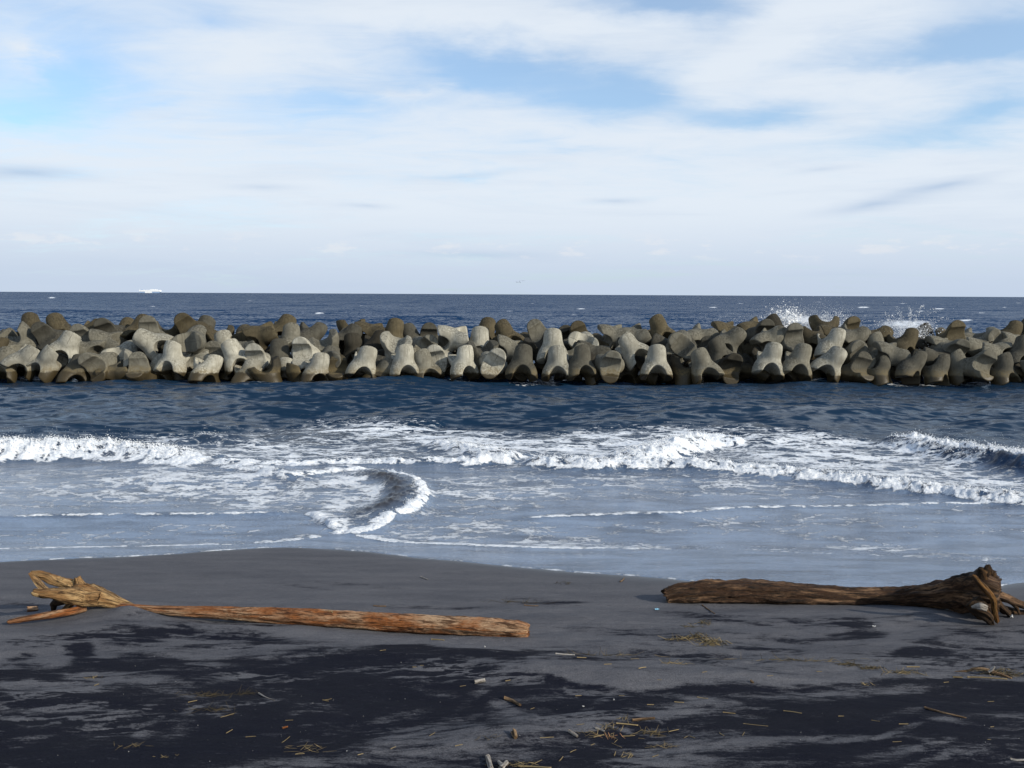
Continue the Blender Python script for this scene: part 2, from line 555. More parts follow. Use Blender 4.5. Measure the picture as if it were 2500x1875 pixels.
# concrete
M_conc, T, B = new_mat('weathered_concrete')
geo = T.node('ShaderNodeNewGeometry')
pos = geo.outputs['Position']
nz = T.node('ShaderNodeSeparateXYZ')
T.l.new(geo.outputs['Normal'], nz.inputs[0])
pz = T.node('ShaderNodeSeparateXYZ')
T.l.new(pos, pz.inputs[0])
oi = T.node('ShaderNodeObjectInfo')
oc = T.node('ShaderNodeTexCoord').outputs['Object']
ocs = T.vmath('ADD', oc, T.vmath('MULTIPLY', oi.outputs['Random'], (31, 17, 53)))
n1 = T.noise(ocs, 1.3, 6, 0.62, 0.3)
n2 = T.noise(ocs, 9, 6, 0.7)
n3 = T.noise(T.mapping(pos, sc=(7, 7, 0.6)), 1.4, 4, 0.6)            # rain streaks run down
base = T.mix(T.step(n1, 0.3, 0.7), (0.17, 0.163, 0.138), (0.35, 0.34, 0.295))
base = T.mix(T.math('MULTIPLY', T.step(n3, 0.46, 0.68), 0.6), base, (0.17, 0.16, 0.13))
lich = T.math('MULTIPLY', T.step(T.math('ADD', T.math('MULTIPLY', n2, 0.7), T.math('MULTIPLY', n1, 0.6)), 0.57, 0.74),
              T.step(nz.outputs[2], -0.1, 0.6))
base = T.mix(T.math('MULTIPLY', lich, 0.8), base, (0.075, 0.070, 0.055))
base = T.mix(T.math('MULTIPLY', T.step(n2, 0.72, 0.80), 0.35), base, (0.62, 0.60, 0.55))
base = T.mix(1.0, base, oi.outputs['Color'], 'MULTIPLY')
oz = T.node('ShaderNodeSeparateXYZ')
T.l.new(oc, oz.inputs[0])
seam = T.math('MAXIMUM', T.math('MULTIPLY', T.math('LESS_THAN', T.math('ABSOLUTE', oz.outputs[0]), 0.014), T.math('GREATER_THAN', oz.outputs[2], 0.12)),
              T.math('MULTIPLY', T.math('LESS_THAN', T.math('ABSOLUTE', oz.outputs[1]), 0.014), T.math('LESS_THAN', oz.outputs[2], -0.12)))
seam = T.math('MULTIPLY', seam, T.step(n1, 0.42, 0.55))
base = T.mix(T.math('MULTIPLY', seam, 0.7), base, (0.06, 0.055, 0.045))
tide = T.math('ADD', pz.outputs[2], T.math('MULTIPLY', T.math('SUBTRACT', n1, 0.5), 0.5))
wetb = T.step(tide, 0.52, 0.40)
alg = T.math('MULTIPLY', T.step(tide, 0.95, 0.5), 0.6)
base = T.mix(T.math('MULTIPLY', alg, T.step(n2, 0.3, 0.6)), base, (0.15, 0.115, 0.055))
base = T.mix(wetb, base, T.mix(n2, (0.028, 0.022, 0.012), (0.052, 0.040, 0.020)))
T.put(B.inputs['Base Color'], base)
T.put(B.inputs['Roughness'], T.math('MULTIPLY_ADD', wetb, -0.45, 0.9))
B.inputs['Specular IOR Level'].default_value = 0.25
bmp = T.node('ShaderNodeBump')
bmp.inputs['Distance'].default_value = 0.03
bmp.inputs['Strength'].default_value = 0.5
T.put(bmp.inputs['Height'], T.math('SUBTRACT', n2, T.math('MULTIPLY', seam, 0.8)))
T.l.new(bmp.outputs[0], B.inputs['Normal'])


def wood_mat(name, pale, mid, dark, rough=0.8, bias=0.0):
    mt, T, B = new_mat(name)
    uv = T.node('ShaderNodeUVMap').outputs[0]
    oi = T.node('ShaderNodeObjectInfo')
    uvv = T.vmath('ADD', uv, T.vmath('MULTIPLY', oi.outputs['Random'], (13, 7, 0)))
    g1 = T.noise(T.mapping(uvv, sc=(3.0, 26, 1)), 1.0, 8, 0.68, 0.6)
    g2 = T.noise(T.mapping(uvv, sc=(1.5, 5, 1)), 1.0, 6, 0.65, 0.5)
    g3 = T.noise(T.mapping(uvv, sc=(14, 90, 1)), 1.0, 5, 0.7)
    c = T.mix(T.step(g2, 0.36 + bias, 0.60 + bias), mid, pale)
    c = T.mix(T.math('MULTIPLY', T.step(g1, 0.47, 0.60), 0.9), c, dark)
    c = T.mix(T.math('MULTIPLY', T.step(g3, 0.50, 0.62), 0.8), c, dark)
    c = T.mix(T.math('MULTIPLY', T.step(g3, 0.44, 0.32), 0.45), c, pale)
    T.put(B.inputs['Base Color'], c)
    B.inputs['Roughness'].default_value = rough
    B.inputs['Specular IOR Level'].default_value = 0.2
    bmp = T.node('ShaderNodeBump')
    bmp.inputs['Distance'].default_value = 0.02
    bmp.inputs['Strength'].default_value = 1.0
    T.put(bmp.inputs['Height'], T.math('ADD', T.math('MULTIPLY', g1, -1.6), T.math('MULTIPLY', g3, -1.0)))
    T.l.new(bmp.outputs[0], B.inputs['Normal'])
    return mt


M_orange = wood_mat('orange_driftwood', (0.46, 0.31, 0.19), (0.27, 0.095, 0.028), (0.055, 0.022, 0.010), 0.8, 0.06)
M_root = wood_mat('stringy_root_wood', (0.46, 0.31, 0.15), (0.22, 0.11, 0.04), (0.032, 0.016, 0.008), 0.85, 0.02)
M_darkwood = wood_mat('shaded_dark_driftwood', (0.28, 0.165, 0.09), (0.044, 0.020, 0.009), (0.008, 0.006, 0.005), 0.6, 0.10)  # dark browns also hold the shade on the log's near side
M_darkroot = wood_mat('dark_root_wood', (0.13, 0.065, 0.022), (0.032, 0.018, 0.009), (0.007, 0.006, 0.005), 0.8, 0.08)
M_rust = wood_mat('rusty_root_wood', (0.22, 0.115, 0.035), (0.11, 0.045, 0.014), (0.018, 0.010, 0.006), 0.85, 0.0)
M_greywood = wood_mat('grey_driftwood', (0.42, 0.39, 0.35), (0.22, 0.19, 0.16), (0.06, 0.05, 0.045))
M_bonewood = wood_mat('bleached_driftwood', (0.46, 0.44, 0.41), (0.30, 0.27, 0.24), (0.12, 0.10, 0.08))
M_brownwood = wood_mat('brown_stick_wood', (0.27, 0.18, 0.10), (0.13, 0.075, 0.04), (0.03, 0.02, 0.012))


def flat_mat(name, col, rough=0.7, var=0.35):
    mt, T, B = new_mat(name)
    n = T.noise(T.node('ShaderNodeTexCoord').outputs['Object'], 30, 4, 0.6)
    oi = T.node('ShaderNodeObjectInfo')
    k = T.math('ADD', T.math('MULTIPLY', n, 0.5), T.math('MULTIPLY', oi.outputs['Random'], 0.5))
    T.put(B.inputs['Base Color'], T.mix(k, tuple(c * (1 - var) for c in col), tuple(min(0.85, c * (1 + var)) for c in col)))
    B.inputs['Roughness'].default_value = rough
    B.inputs['Specular IOR Level'].default_value = 0.25
    return mt


M_straw = flat_mat('dry_straw', (0.18, 0.135, 0.066), 0.75, 0.65)
M_weed = flat_mat('dark_weed', (0.05, 0.038, 0.018), 0.7, 0.6)
M_bird = flat_mat('dark_plumage', (0.03, 0.033, 0.04))
M_plastic = flat_mat('pale_blue_plastic', (0.28, 0.55, 0.72), 0.4, 0.15)
M_whitebit = flat_mat('white_litter', (0.5, 0.5, 0.49), 0.5, 0.1)
M_ship = flat_mat('white_ship_paint', (0.80, 0.82, 0.83), 0.5, 0.03)
M_hull = flat_mat('hazy_blue_hull', (0.26, 0.36, 0.52), 0.5, 0.05)  # blue of distance haze mixed into the hull colour


def grid_faces(nr, nc):
    i = np.arange(nr - 1)[:, None] * nc + np.arange(nc - 1)[None, :]
    return np.stack([i, i + 1, i + nc + 1, i + nc], -1).reshape(-1, 4)


def ellipse_sum(px, py, items):
    """sum of soft ellipses given in photo pixels"""
    out = np.zeros(px.shape)
    for cx, cy, rx, ry, rot, w in items:
        c, s = math.cos(math.radians(rot)), math.sin(math.radians(rot))
        X, Y = px - cx, -(py - cy)
        a = ((X * c + Y * s) / rx) ** 2 + ((-X * s + Y * c) / ry) ** 2
        out += w * np.exp(-a * a * 0.9)
    return out


# ------------------------------------------------------------------ where the water ends on the sand
WL = np.array([ground(*p)[:2] for p in D(
    (-220, 1226), (-80, 1219), (0, 1214), (150, 1207), (300, 1201), (450, 1191), (560, 1184), (640, 1183), (760, 1190),
    (900, 1205), (1000, 1213), (1100, 1224), (1200, 1233), (1300, 1240), (1400, 1247), (1500, 1257), (1650, 1273),
    (1800, 1285), (1950, 1289), (2080, 1282), (2150, 1268), (2212, 1258), (2300, 1250), (2500, 1245))])
WL = curve(WL, 200)
WL = WL[np.argsort(WL[:, 0])]


def shore_s(x, y):
    return y - np.interp(x, WL[:, 0], WL[:, 1]) - 0.035 * fbm(x * 1.7, y * 0.4, 3, 31)


# ------------------------------------------------------------------ beach
rows = [float(ground(1250, py)[1]) for py in np.arange(1905, 1322, -1.3)]
rows = [-25, -12, -4, 0, 2, 3.2, 4.0, 4.5] + [r for r in rows if r > 4.6] + list(np.linspace(rows[-1] + 0.3, 30, 14))
rows = np.array(sorted(set(rows)))
u = np.concatenate([[-6, -3, -1.8, -1.3], np.linspace(-1, 1, 1080), [1.3, 1.8, 3, 6]])
yy = np.repeat(rows[:, None], len(u), 1)
xx = u[None, :] * (np.maximum(rows, 0)[:, None] * 0.70 + 1.2)
zz_ = sand_h(xx, yy)
s_ = shore_s(xx, yy)
P3 = np.stack([xx, yy, zz_], -1)
px, py = project(P3.reshape(-1, 3))
px, py = px.reshape(xx.shape), py.reshape(xx.shape)
py = np.where(yy < 3.0, 2100, py)
# where the black sand begins, left to right, and the lighter drifts and darker patches on either side
bx = [-400, 0, 170, 339, 395, 621, 735, 847, 932, 1073, 1250, 1420, 1589, 1758, 1985, 2210, 2500, 2900]
by = [1650, 1640, 1620, 1598, 1604, 1607, 1604, 1587, 1566, 1574, 1594, 1664, 1672, 1662, 1664, 1652, 1662, 1660]
wob = 22 * fbm(xx * 0.9, yy * 1.6, 4, 71)
edge = np.interp(px, bx, by)
dark = sstep(py + wob, edge - 8, edge + 16) * 0.98
dark -= 0.15 * sstep(px, 1500, 1800) * sstep(py, 1650, 1690) * sstep(py, 1760, 1690)
dark = np.minimum(dark, 0.92)
light = ellipse_sum(px, py, [
    (330, 1655, 190, 17, -4, .8), (120, 1672, 190, 22, 2, .75), (130, 1735, 170, 8, 2, .6), (60, 1600, 130, 30, 0, .5),
    (490, 1627, 130, 9, 2, .7), (570, 1655, 60, 9, 8, .5), (420, 1690, 80, 12, -8, .5), (1380, 1640, 260, 22, -9, 1.0),
    (700, 1620, 90, 5, 8, .45), (1190, 1672, 90, 16, 40, .5), (1230, 1725, 60, 14, -30, .4), (1060, 1690, 60, 10, -10, .4),
    (1080, 1800, 260, 42, 12, .75), (960, 1752, 90, 9, 12, .55), (700, 1868, 190, 18, 3, .7), (430, 1785, 60, 30, 30, .35),
    (350, 1790, 50, 20, 40, .4), (60, 1815, 60, 10, 15, .4), (80, 1800, 90, 7, 8, .4),
    (1170, 1845, 260, 40, 10, .6), (1700, 1728, 130, 17, 5, .8), (1430, 1765, 260, 14, 5, .6), (1640, 1698, 120, 8, -6, .6),
    (1950, 1808, 230, 12, 2, .85), (1690, 1830, 200, 40, 8, .6), (1720, 1870, 300, 22, 0, .45),
    (2200, 1782, 60, 9, 18, .6), (2180, 1840, 120, 16, 12, .65), (2260, 1862, 80, 12, 18, .6), (2380, 1835, 150, 10, -12, .45),
    (2080, 1690, 280, 16, 2, .55), (2280, 1712, 140, 12, 18, .5), (2420, 1748, 140, 12, 2, .4), (2300, 1755, 80, 8, -10, .5),
    (1300, 1706, 120, 14, 10, .45), (1450, 1722, 60, 10, 30, .4), (520, 1720, 60, 8, 10, .4), (300, 1738, 60, 4, 6, .4)])
dk2 = ellipse_sum(px, py, [
    (310, 1548, 85, 30, -8, .95), (420, 1530, 50, 14, 0, .6), (190, 1585, 38, 32, -10, .95), (225, 1608, 90, 12, -12, .7),
    (560, 1553, 170, 16, -5, .65), (480, 1578, 120, 8, 0, .5), (750, 1590, 160, 10, 4, .5), (40, 1625, 80, 22, 8, .6),
    (60, 1600, 40, 12, 10, .5), (350, 1500, 60, 10, 0, .5), (120, 1655, 120, 8, 0, .5), (200, 1708, 150, 7, 2, .7),
    (1250, 1595, 300, 11, -3, .55), (1990, 1520, 140, 14, 0, .55), (2110, 1540, 60, 30, -30, .6), (2060, 1556, 100, 8, 4, .7),
    (2330, 1565, 160, 26, 12, .6), (2240, 1510, 120, 20, -10, .45), (1860, 1556, 110, 7, -8, .6), (1760, 1512, 140, 9, -8, .45),
    (1690, 1500, 160, 6, -3, .35), (1900, 1590, 170, 9, -6, .45), (2300, 1590, 240, 14, 0, .35), (1700, 1600, 140, 12, 0, .35),
    (740, 1432, 75, 4, -6, .5), (860, 1428, 120, 6, -4, .4), (1010, 1482, 120, 6, -2, .5), (1250, 1478, 180, 5, 3, .4),
    (1330, 1470, 100, 12, -5, .35), (1480, 1540, 200, 8, -4, .35), (1650, 1560, 200, 10, -5, .3), (30, 1470, 110, 7, -8, .3),
    (600, 1400, 300, 8, 2, .16), (1500, 1590, 260, 8, -2, .3), (2360, 1690, 300, 16, 6, .4), (2100, 1720, 250, 14, 4, .4)])
big = fbm(xx * 0.8, yy * 2.1, 5, 81)
st = fbm(xx * 1.6 + 0.8 * big, yy * 7.5 + 0.9 * big, 5, 83, 0.6)
st2 = fbm(xx * 3.0 + yy * 1.6, yy * 10 - xx * 1.2, 5, 89, 0.6)
lw = sstep(light, 0.08, 0.8)
dark = dark - light * (0.75 + 0.9 * st2) + dk2 * (0.78 + 1.0 * st)
dark += 0.8 * st * (0.35 + 0.65 * sstep(py, 1450, 1560)) * sstep(py, 1380, 1450) * (1 - 0.5 * sstep(py, edge + 40, edge + 70))
dark += 0.10 * sstep(py, 1480, 1600)
# scour round the logs keeps plain grey sand on show
dark -= 0.5 * ellipse_sum(px, py, [(980, 1556, 330, 16, -3, 1), (120, 1540, 180, 14, 8, .8), (1900, 1490, 180, 12, 0, .5)])
ww = 0.55 * big
rid = 1 - np.abs(fbm(xx * 1.3 + ww, yy * 5.5 + 1.6 * ww - xx * 0.35, 5, 93, 0.62)) * 2.6
rid2 = 1 - np.abs(fbm(xx * 1.1 - ww, yy * 6.0 + 1.3 * ww + xx * 0.2, 5, 95, 0.62)) * 2.6
pa = sstep(fbm(xx * 0.6, yy * 1.3, 3, 97), -0.05, 0.35)
pb = sstep(fbm(xx * 0.5 + 7, yy * 1.2, 3, 99), -0.05, 0.35)
inblack = sstep(py, edge + 5, edge + 40)
dark -= (0.85 - 0.4 * sstep(px, 1400, 1800)) * sstep(rid, 0.55, 1.0) * pa * inblack
dark += 0.75 * sstep(rid2, 0.55, 1.0) * pb * (1 - inblack) * sstep(py, 1440, 1520)
dark *= sstep(py, 1340, 1400)
wetv = np.where(s_ > 0, 1.0, np.exp(s_ / (0.16 + 0.35 * sstep(xx, -6, 8))))
beach = mesh_obj('sand', P3.reshape(-1, 3), grid_faces(*xx.shape), M_sand, attrs={'dark': dark, 'wet': wetv})
tag(beach, kind='structure')

# ------------------------------------------------------------------ sea
rows = [float(sea_pt(1250, p)[1]) for p in np.arange(1570, 722.0, -1.45)]
last = rows[-1]
rows = rows + list(np.geomspace(last * 1.15, 42000, 14))
rows = np.array(rows)
u = np.concatenate([[-5, -2.6, -1.6, -1.2], np.linspace(-1, 1, 1000), [1.2, 1.6, 2.6, 5]])
yy = np.repeat(rows[:, None], len(u), 1)
xx = u[None, :] * (rows[:, None] * 0.68 + 2.0)
cell = np.gradient(rows)[:, None]
s_ = shore_s(xx, yy)
px, py = project(np.stack([xx, yy, np.zeros_like(xx)], -1).reshape(-1, 3))
px, py = (px / 1.1302).reshape(xx.shape), (py / 1.1302).reshape(xx.shape)      # display pixels
# wind waves
zsea = np.zeros_like(xx)
for i in range(48):
    lam = 0.8 * (26 / 0.8) ** (i / 47.0)
    th = -math.pi / 2 + rng.normal(0, 0.55) + 0.25
    k = 2 * math.pi / lam
    amp = 0.0125 * lam ** 0.55 * rng.uniform(0.6, 1.3)
    fade = sstep(lam / (cell + 1e-6), 2.0, 4.0)
    ph = rng.uniform(0, 6.28)
    wv = np.sin(k * (math.cos(th) * xx + math.sin(th) * yy) + ph + 1.3 * perlin(xx / (lam * 3.1), yy / (lam * 2.3), 100 + i))
    zsea += amp * fade * (wv + 0.25 * (wv * wv - 0.5))
calm = np.interp(rows, [14, 17, 20, 26, 32, 45, 54, 80], [0.0, 0.04, 0.12, 0.32, 0.6, 0.7, 1.0, 1.0])[:, None]
zsea *= calm
chop = np.interp(rows, [14, 17, 20, 26, 32, 45, 54, 80], [0.01, 0.03, 0.08, 0.30, 0.6, 0.7, 1.0, 1.0])[:, None] * np.ones_like(xx)
shore = np.interp(rows, [13, 20, 28, 40], [1.0, 0.9, 0.45, 0.0])[:, None] * np.ones_like(xx)

# waves and foam lines: display-pixel path, crest heights, front / back width, foam density, foam reach back / front
FEAT = [
    ([(-120, 984), (0, 984), (100, 982), (200, 980), (300, 985), (380, 994), (460, 1001)], [.5, .52, .5, .46, .36, .24, .10], .55, 1.6, 1.0, 0.9, 0.9),
    ([(430, 1000), (600, 1006), (750, 1000), (950, 998), (1010, 1003), (1060, 1000), (1130, 1001)], [.14, .11, .13, .14, .16, .26, .25], .22, .9, .92, .32, .30),
    ([(460, 1010), (560, 1023), (620, 1036), (700, 1026), (790, 1010)], [.12, .12, .14, .12, .08], .2, .7, .85, .5, .22),
    ([(745, 1153), (785, 1146), (832, 1127), (885, 1107), (911, 1082), (907, 1060), (880, 1038), (830, 1025), (760, 1018)], [.03, .08, .13, .16, .17, .17, .14, .10, .06], .2, .8, 1.2, .13, .19),
    ([(662, 1112), (690, 1126), (715, 1138), (745, 1153)], [.05, .10, .10, .03], .12, .6, .95, .25, .14),
    ([(-120, 1126), (0, 1122), (150, 1116), (400, 1114), (662, 1112)], [.05, .05, .05, .04, .05], .09, .5, .80, .09, .06),
    ([(-160, 1219), (0, 1209), (200, 1200), (400, 1190), (560, 1177), (690, 1161), (745, 1153)], [.010] * 7, .05, .3, .86, .26, .03),
    ([(745, 1153), (850, 1172), (1000, 1186), (1150, 1197), (1300, 1200), (1420, 1199)], [.015, .02, .02, .02, .015, .01], .05, .4, .95, .22, .05),
    ([(1420, 1199), (1560, 1206), (1700, 1212), (1850, 1222), (2000, 1234), (2212, 1240), (2350, 1243)], [.006] * 7, .04, .3, .42, .2, .03),
    ([(1100, 1001), (1200, 1009), (1300, 1013), (1400, 1011), (1500, 1015), (1600, 1022), (1700, 1030), (1800, 1040), (1900, 1050), (2000, 1062), (2100, 1075), (2212, 1090), (2340, 1102)],
     [.18, .24, .26, .26, .24, .22, .22, .24, .24, .24, .24, .24, .24], .28, 1.1, 1.0, .48, .34),
    ([(1340, 1009), (1400, 996), (1450, 980), (1500, 965), (1545, 955), (1620, 956)], [.25, .38, .42, .40, .30, .12], .45, 1.2, 1.0, .75, .7),
    ([(1915, 952), (1960, 962), (2020, 976), (2100, 992), (2160, 1004), (2212, 1018), (2300, 1036)], [.20, .34, .38, .42, .48, .52, .52], .7, 1.5, .98, .75, .12),
    ([(925, 962), (980, 974), (1030, 985), (1075, 993), (1115, 999)], [.14, .26, .28, .28, .2], .5, 1.1, .78, .5, .25),
    ([(370, 952), (440, 945), (510, 950), (560, 955)], [.08, .24, .18, .06], .5, 1.0, .30, .6, .0),
    ([(1110, 1120), (1300, 1113), (1480, 1109), (1600, 1099), (1850, 1091), (2100, 1087), (2320, 1087)], [.02, .025, .03, .03, .025, .02, .02], .07, .5, .80, .15, .05),
    ([(1560, 958), (1750, 945), (1880, 945)], [.10, .14, .10], .7, 1.2, 0.0, .5, .2),
    ([(680, 905), (820, 903), (950, 912)], [.10, .16, .10], .7, 1.2, .35, .8, .1),
]
ridge = np.zeros_like(xx)
foam = np.zeros_like(xx)
near = np.where((rows > 12) & (rows < 42))[0]
i0, i1 = near[0], near[-1] + 1
Xn, Yn = xx[i0:i1], yy[i0:i1]
wx = 0.22 * fbm(Xn * 1.3, Yn * 1.3, 4, 201)
wy = 0.20 * fbm(Xn * 1.5, Yn * 1.5, 4, 203)
lump = fbm(Xn * 2.4, Yn * 3.0, 4, 205, 0.6)
lump2 = fbm(Xn * 6.5, Yn * 8.0, 4, 209, 0.65)
LINES = []
for path, A, wf, wb, dens, fb, ff_ in FEAT:
    ln = curve([sea_pt(*q)[:2] for q in D(*path)], 90)
    k = min(1.0, max(A) / 0.12)
    d, sd, par = seg_dist(Xn + wx * k * 0.8, Yn + wy * k, ln)
    sg = d * sd
    a = np.interp(par, np.linspace(0, 1, len(A)), A)
    endf = sstep(par, 0.0, 0.06) * sstep(par, 1.0, 0.94)
    hgt = a * np.where(sg < 0, np.exp(-(sg / wf) ** 2), np.exp(-(sg / wb) ** 2)) * (0.25 + 0.75 * endf)
    hgt *= (1 + 0.45 * lump)
    ridge[i0:i1] = np.maximum(ridge[i0:i1], hgt)
    brk = 0.72 + 0.75 * lump
    fo = dens * sstep(sg, -ff_ * 1.25, -ff_ * 0.65) * np.where(sg > 0, np.exp(-(sg / fb) ** 2), 1.0) * np.clip(brk, 0, 1.15) * (0.3 + 0.7 * endf)
    foam[i0:i1] = np.maximum(foam[i0:i1], fo)
    if max(A) >= 0.1 and dens > 0.7:
        LINES.append((ln, A))
reg = ellipse_sum(px, py, [(a, b, c, d_, e, w) for a, b, c, d_, e, w in [
    (720, 955, 430, 50, 0, .42), (850, 925, 200, 24, -6, .30), (600, 978, 260, 20, 0, .25), (1000, 950, 130, 28, -5, .25),
    (1240, 972, 260, 36, 4, .55), (1700, 975, 420, 48, -3, .50), (1950, 1012, 300, 40, -10, .48), (2170, 1055, 140, 28, -12, .36),
    (180, 1040, 480, 36, 0, .36), (480, 1060, 260, 50, 0, .32), (60, 1085, 340, 26, 0, .27), (620, 1085, 160, 30, 0, .25),
    (765, 1072, 62, 52, 10, .74), (715, 1118, 30, 16, 0, .5), (735, 1125, 60, 20, 0, .3), (360, 1150, 420, 24, 2, .26), (100, 1190, 300, 16, 2, .25),
    (1250, 1050, 500, 36, 0, .30), (1000, 1100, 200, 60, 0, .30), (1700, 1060, 400, 20, -4, .22), (2000, 1130, 500, 40, 0, .20),
    (1280, 1182, 190, 20, -4, .42), (1960, 1205, 240, 24, -12, .36), (1650, 1195, 260, 14, 0, .30), (1000, 1165, 220, 22, -6, .22),
    (1350, 1140, 500, 22, 2, .2), (300, 940, 180, 10, 0, .25)]])
reg *= np.where(yy < 45, 1, 0)
patch = fbm(xx * 0.55, yy * 1.1, 5, 221, 0.6)
reg = np.clip(reg, 0, 0.62) * (0.80 + 0.95 * patch)
foam = np.maximum(foam, reg)
# whitecaps out at sea and slops of foam along the pile
for (a, b, rx, ry, w) in [(112, 643, 14, 2, .9), (540, 650, 10, 1.2, .6), (330, 662, 12, 1.5, .6), (690, 677, 18, 2, .8), (1150, 655, 10, 1.3, .6),
                          (1255, 667, 16, 2, .7), (1480, 650, 8, 1, .6), (1540, 664, 14, 1.8, .9), (1865, 664, 20, 2.4, .95), (2030, 667, 18, 2, .9),
                          (1990, 672, 14, 1.6, .8), (2120, 676, 12, 1.5, .8), (2085, 693, 24, 2.6, .95), (1240, 680, 10, 1.2, .6), (2200, 655, 12, 1.2, .7),
                          (1600, 655, 14, 1.2, .6), (900, 646, 10, 1, .6), (50, 668, 14, 1.6, .6), (430, 690, 16, 2, .5), (1100, 672, 12, 1.4, .6),
                          (1770, 652, 10, 1.2, .6), (1950, 656, 16, 1.3, .6), (2170, 664, 10, 1.4, .7), (780, 660, 9, 1.1, .5),
                          (1380, 824, 50, 2, .5), (1130, 822, 40, 2, .5), (420, 815, 60, 2, .5), (90, 814, 60, 2, .5), (1880, 825, 60, 2, .5), (560, 822, 30, 2.5, .55), (1720, 822, 60, 2.5, .55), (1760, 820, 16, 2, .7), (2000, 826, 120, 3, .5), (2120, 824, 40, 3, .6), (650, 818, 60, 2.5, .45),
                          (830, 823, 40, 2, .4), (240, 814, 90, 2, .4), (1500, 826, 60, 2, .35), (1000, 822, 50, 2, .4), (1960, 700, 60, 10, .7), (1730, 690, 70, 8, .8)]:
    e = ellipse_sum(px, py, [(a, b, rx * (0.65 if b < 700 else 1), ry * (0.6 if b < 680 else 1), 0, w)])
    foam = np.maximum(foam, e * (0.85 + 0.5 * fbm(xx * 0.8, yy * 0.25, 3, 231)))
# the silty dark face inside the curl, and dark faces of the other breakers
ln = curve([sea_pt(*q)[:2] for q in D(*FEAT[3][0])], 90)
d, sd, par = seg_dist(Xn + wx * 0.5, Yn + wy * 0.6, ln)
band = np.exp(-((d * sd - 0.60) / 0.36) ** 2) * sstep(par, 0.12, 0.3) * sstep(par, 1.0, 0.85) * (0.8 + 0.5 * lump)
foam[i0:i1] *= 1 - 0.85 * np.clip(band, 0, 1)
silt = np.zeros_like(xx)
silt[i0:i1] = np.clip(0.9 * band + 0.55 * sstep(ridge[i0:i1], 0.10, 0.22) * sstep(lump, -0.1, 0.4), 0, 1) * sstep(Yn, 30, 24)
ridge[i0:i1] += 0.10 * np.clip(band, 0, 1) * (1 + 0.6 * lump)
shore[i0:i1] *= 1 - 0.9 * np.clip(np.maximum(band, sstep(ridge[i0:i1], 0.06, 0.25)), 0, 1)
foam = np.clip(foam, 0, 1)
film = sand_h(xx, yy) + np.clip(s_ * 0.25, 0, 0.012) + 0.02 * (1 - np.exp(-np.maximum(s_, 0) / 0.8))
rough = np.zeros_like(xx)
rough[i0:i1] = (0.07 * lump + 0.06 * lump2) * sstep(foam[i0:i1], 0.45, 0.95) * np.clip(ridge[i0:i1] / 0.2, 0.08, 1.3)
rough[i0:i1] += 0.025 * lump2 * sstep(foam[i0:i1], 0.2, 0.6) * sstep(Yn, 17, 20)
zs = zsea + ridge + rough
z = np.maximum(zs, film + ridge * 0.9 + rough * 0.5)
z = np.where(s_ < 0.0, sand_h(xx, yy) + np.maximum(s_ * 0.25, -0.08), z)
foam = np.where(s_ < 0.0, 0, foam)
lip = np.exp(-((s_ - 0.03) / 0.035) ** 2) * (0.5 + 0.6 * fbm(xx * 2.2, yy * 0.1, 4, 241)) * 0.8
foam = np.maximum(foam, np.where(s_ > 0, lip, 0))
seaP = np.stack([xx, yy, z], -1).reshape(-1, 3)
sea = mesh_obj('water', seaP, grid_faces(*xx.shape), M_sea, attrs={'foam': foam, 'chop': chop, 'shore': shore, 'silt': silt})
tag(sea, kind='structure')

# ------------------------------------------------------------------ foam lumps thrown up along the breaking crests
OCT_V = np.array([(1, 0, 0), (-1, 0, 0), (0, 1, 0), (0, -1, 0), (0, 0, 1), (0, 0, -1)], float)
OCT_F = np.array([(0, 2, 4), (2, 1, 4), (1, 3, 4), (3, 0, 4), (2, 0, 5), (1, 2, 5), (3, 1, 5), (0, 3, 5)])


def drops(name, centres, radii, label=None):
    n = len(centres)
    jit = 1 + 0.35 * rng.normal(size=(n, 6, 1)).clip(-1, 1)
    q = rng.normal(size=(n, 3, 3))
    q, _ = np.linalg.qr(q)
    V = np.einsum('nij,vj->nvi', q, OCT_V) * jit * radii[:, None, None] + centres[:, None, :]
    Fc = (OCT_F[None] + 6 * np.arange(n)[:, None, None]).reshape(-1, 3)
    o = mesh_obj(name, V.reshape(-1, 3), Fc, M_foam)
    return tag(o, kind='stuff')


wgt = (foam * np.clip(ridge / 0.3, 0, 1.2) * (yy > 15)).ravel()
wgt = np.where(wgt > 0.22, wgt, 0) * np.repeat(cell[:, 0], xx.shape[1]) * 1.0
idx = rng.choice(len(wgt), 22000, p=wgt / wgt.sum())
cen = seaP[idx] + rng.normal(size=(len(idx), 3)) * np.array([0.05, 0.06, 0.02])
hh = ridge.ravel()[idx]
cen[:, 2] += np.abs(rng.normal(size=len(idx))) * 0.03 * np.clip(hh / 0.3, 0.2, 1.4)
tall = rng.random(len(idx)) < 0.10
cen[:, 2] += np.where(tall, np.abs(rng.normal(size=len(idx))) * 0.16 * np.clip(hh / 0.3, 0, 1.3), 0)
rad = np.where(tall, rng.uniform(0.003, 0.007, len(idx)), rng.uniform(0.005, 0.016, len(idx))) * np.clip(hh / 0.25, 0.5, 1.1)
fo = drops('foam', cen, rad)


# ------------------------------------------------------------------ breakwater blocks
def smax(a, b, k):
    h = np.clip(0.5 + 0.5 * (a - b) / k, 0, 1)
    return b + (a - b) * h + k * h * (1 - h)


def smin(a, b, k):
    return -smax(-a, -b, k)


RIN, DEP, WID, CEN, ZS, THM = 0.58, 0.52, 0.58, 0.80, 1.40, math.radians(84)
CUT = math.radians(12)        # the arm ends are cut facing in towards the arch


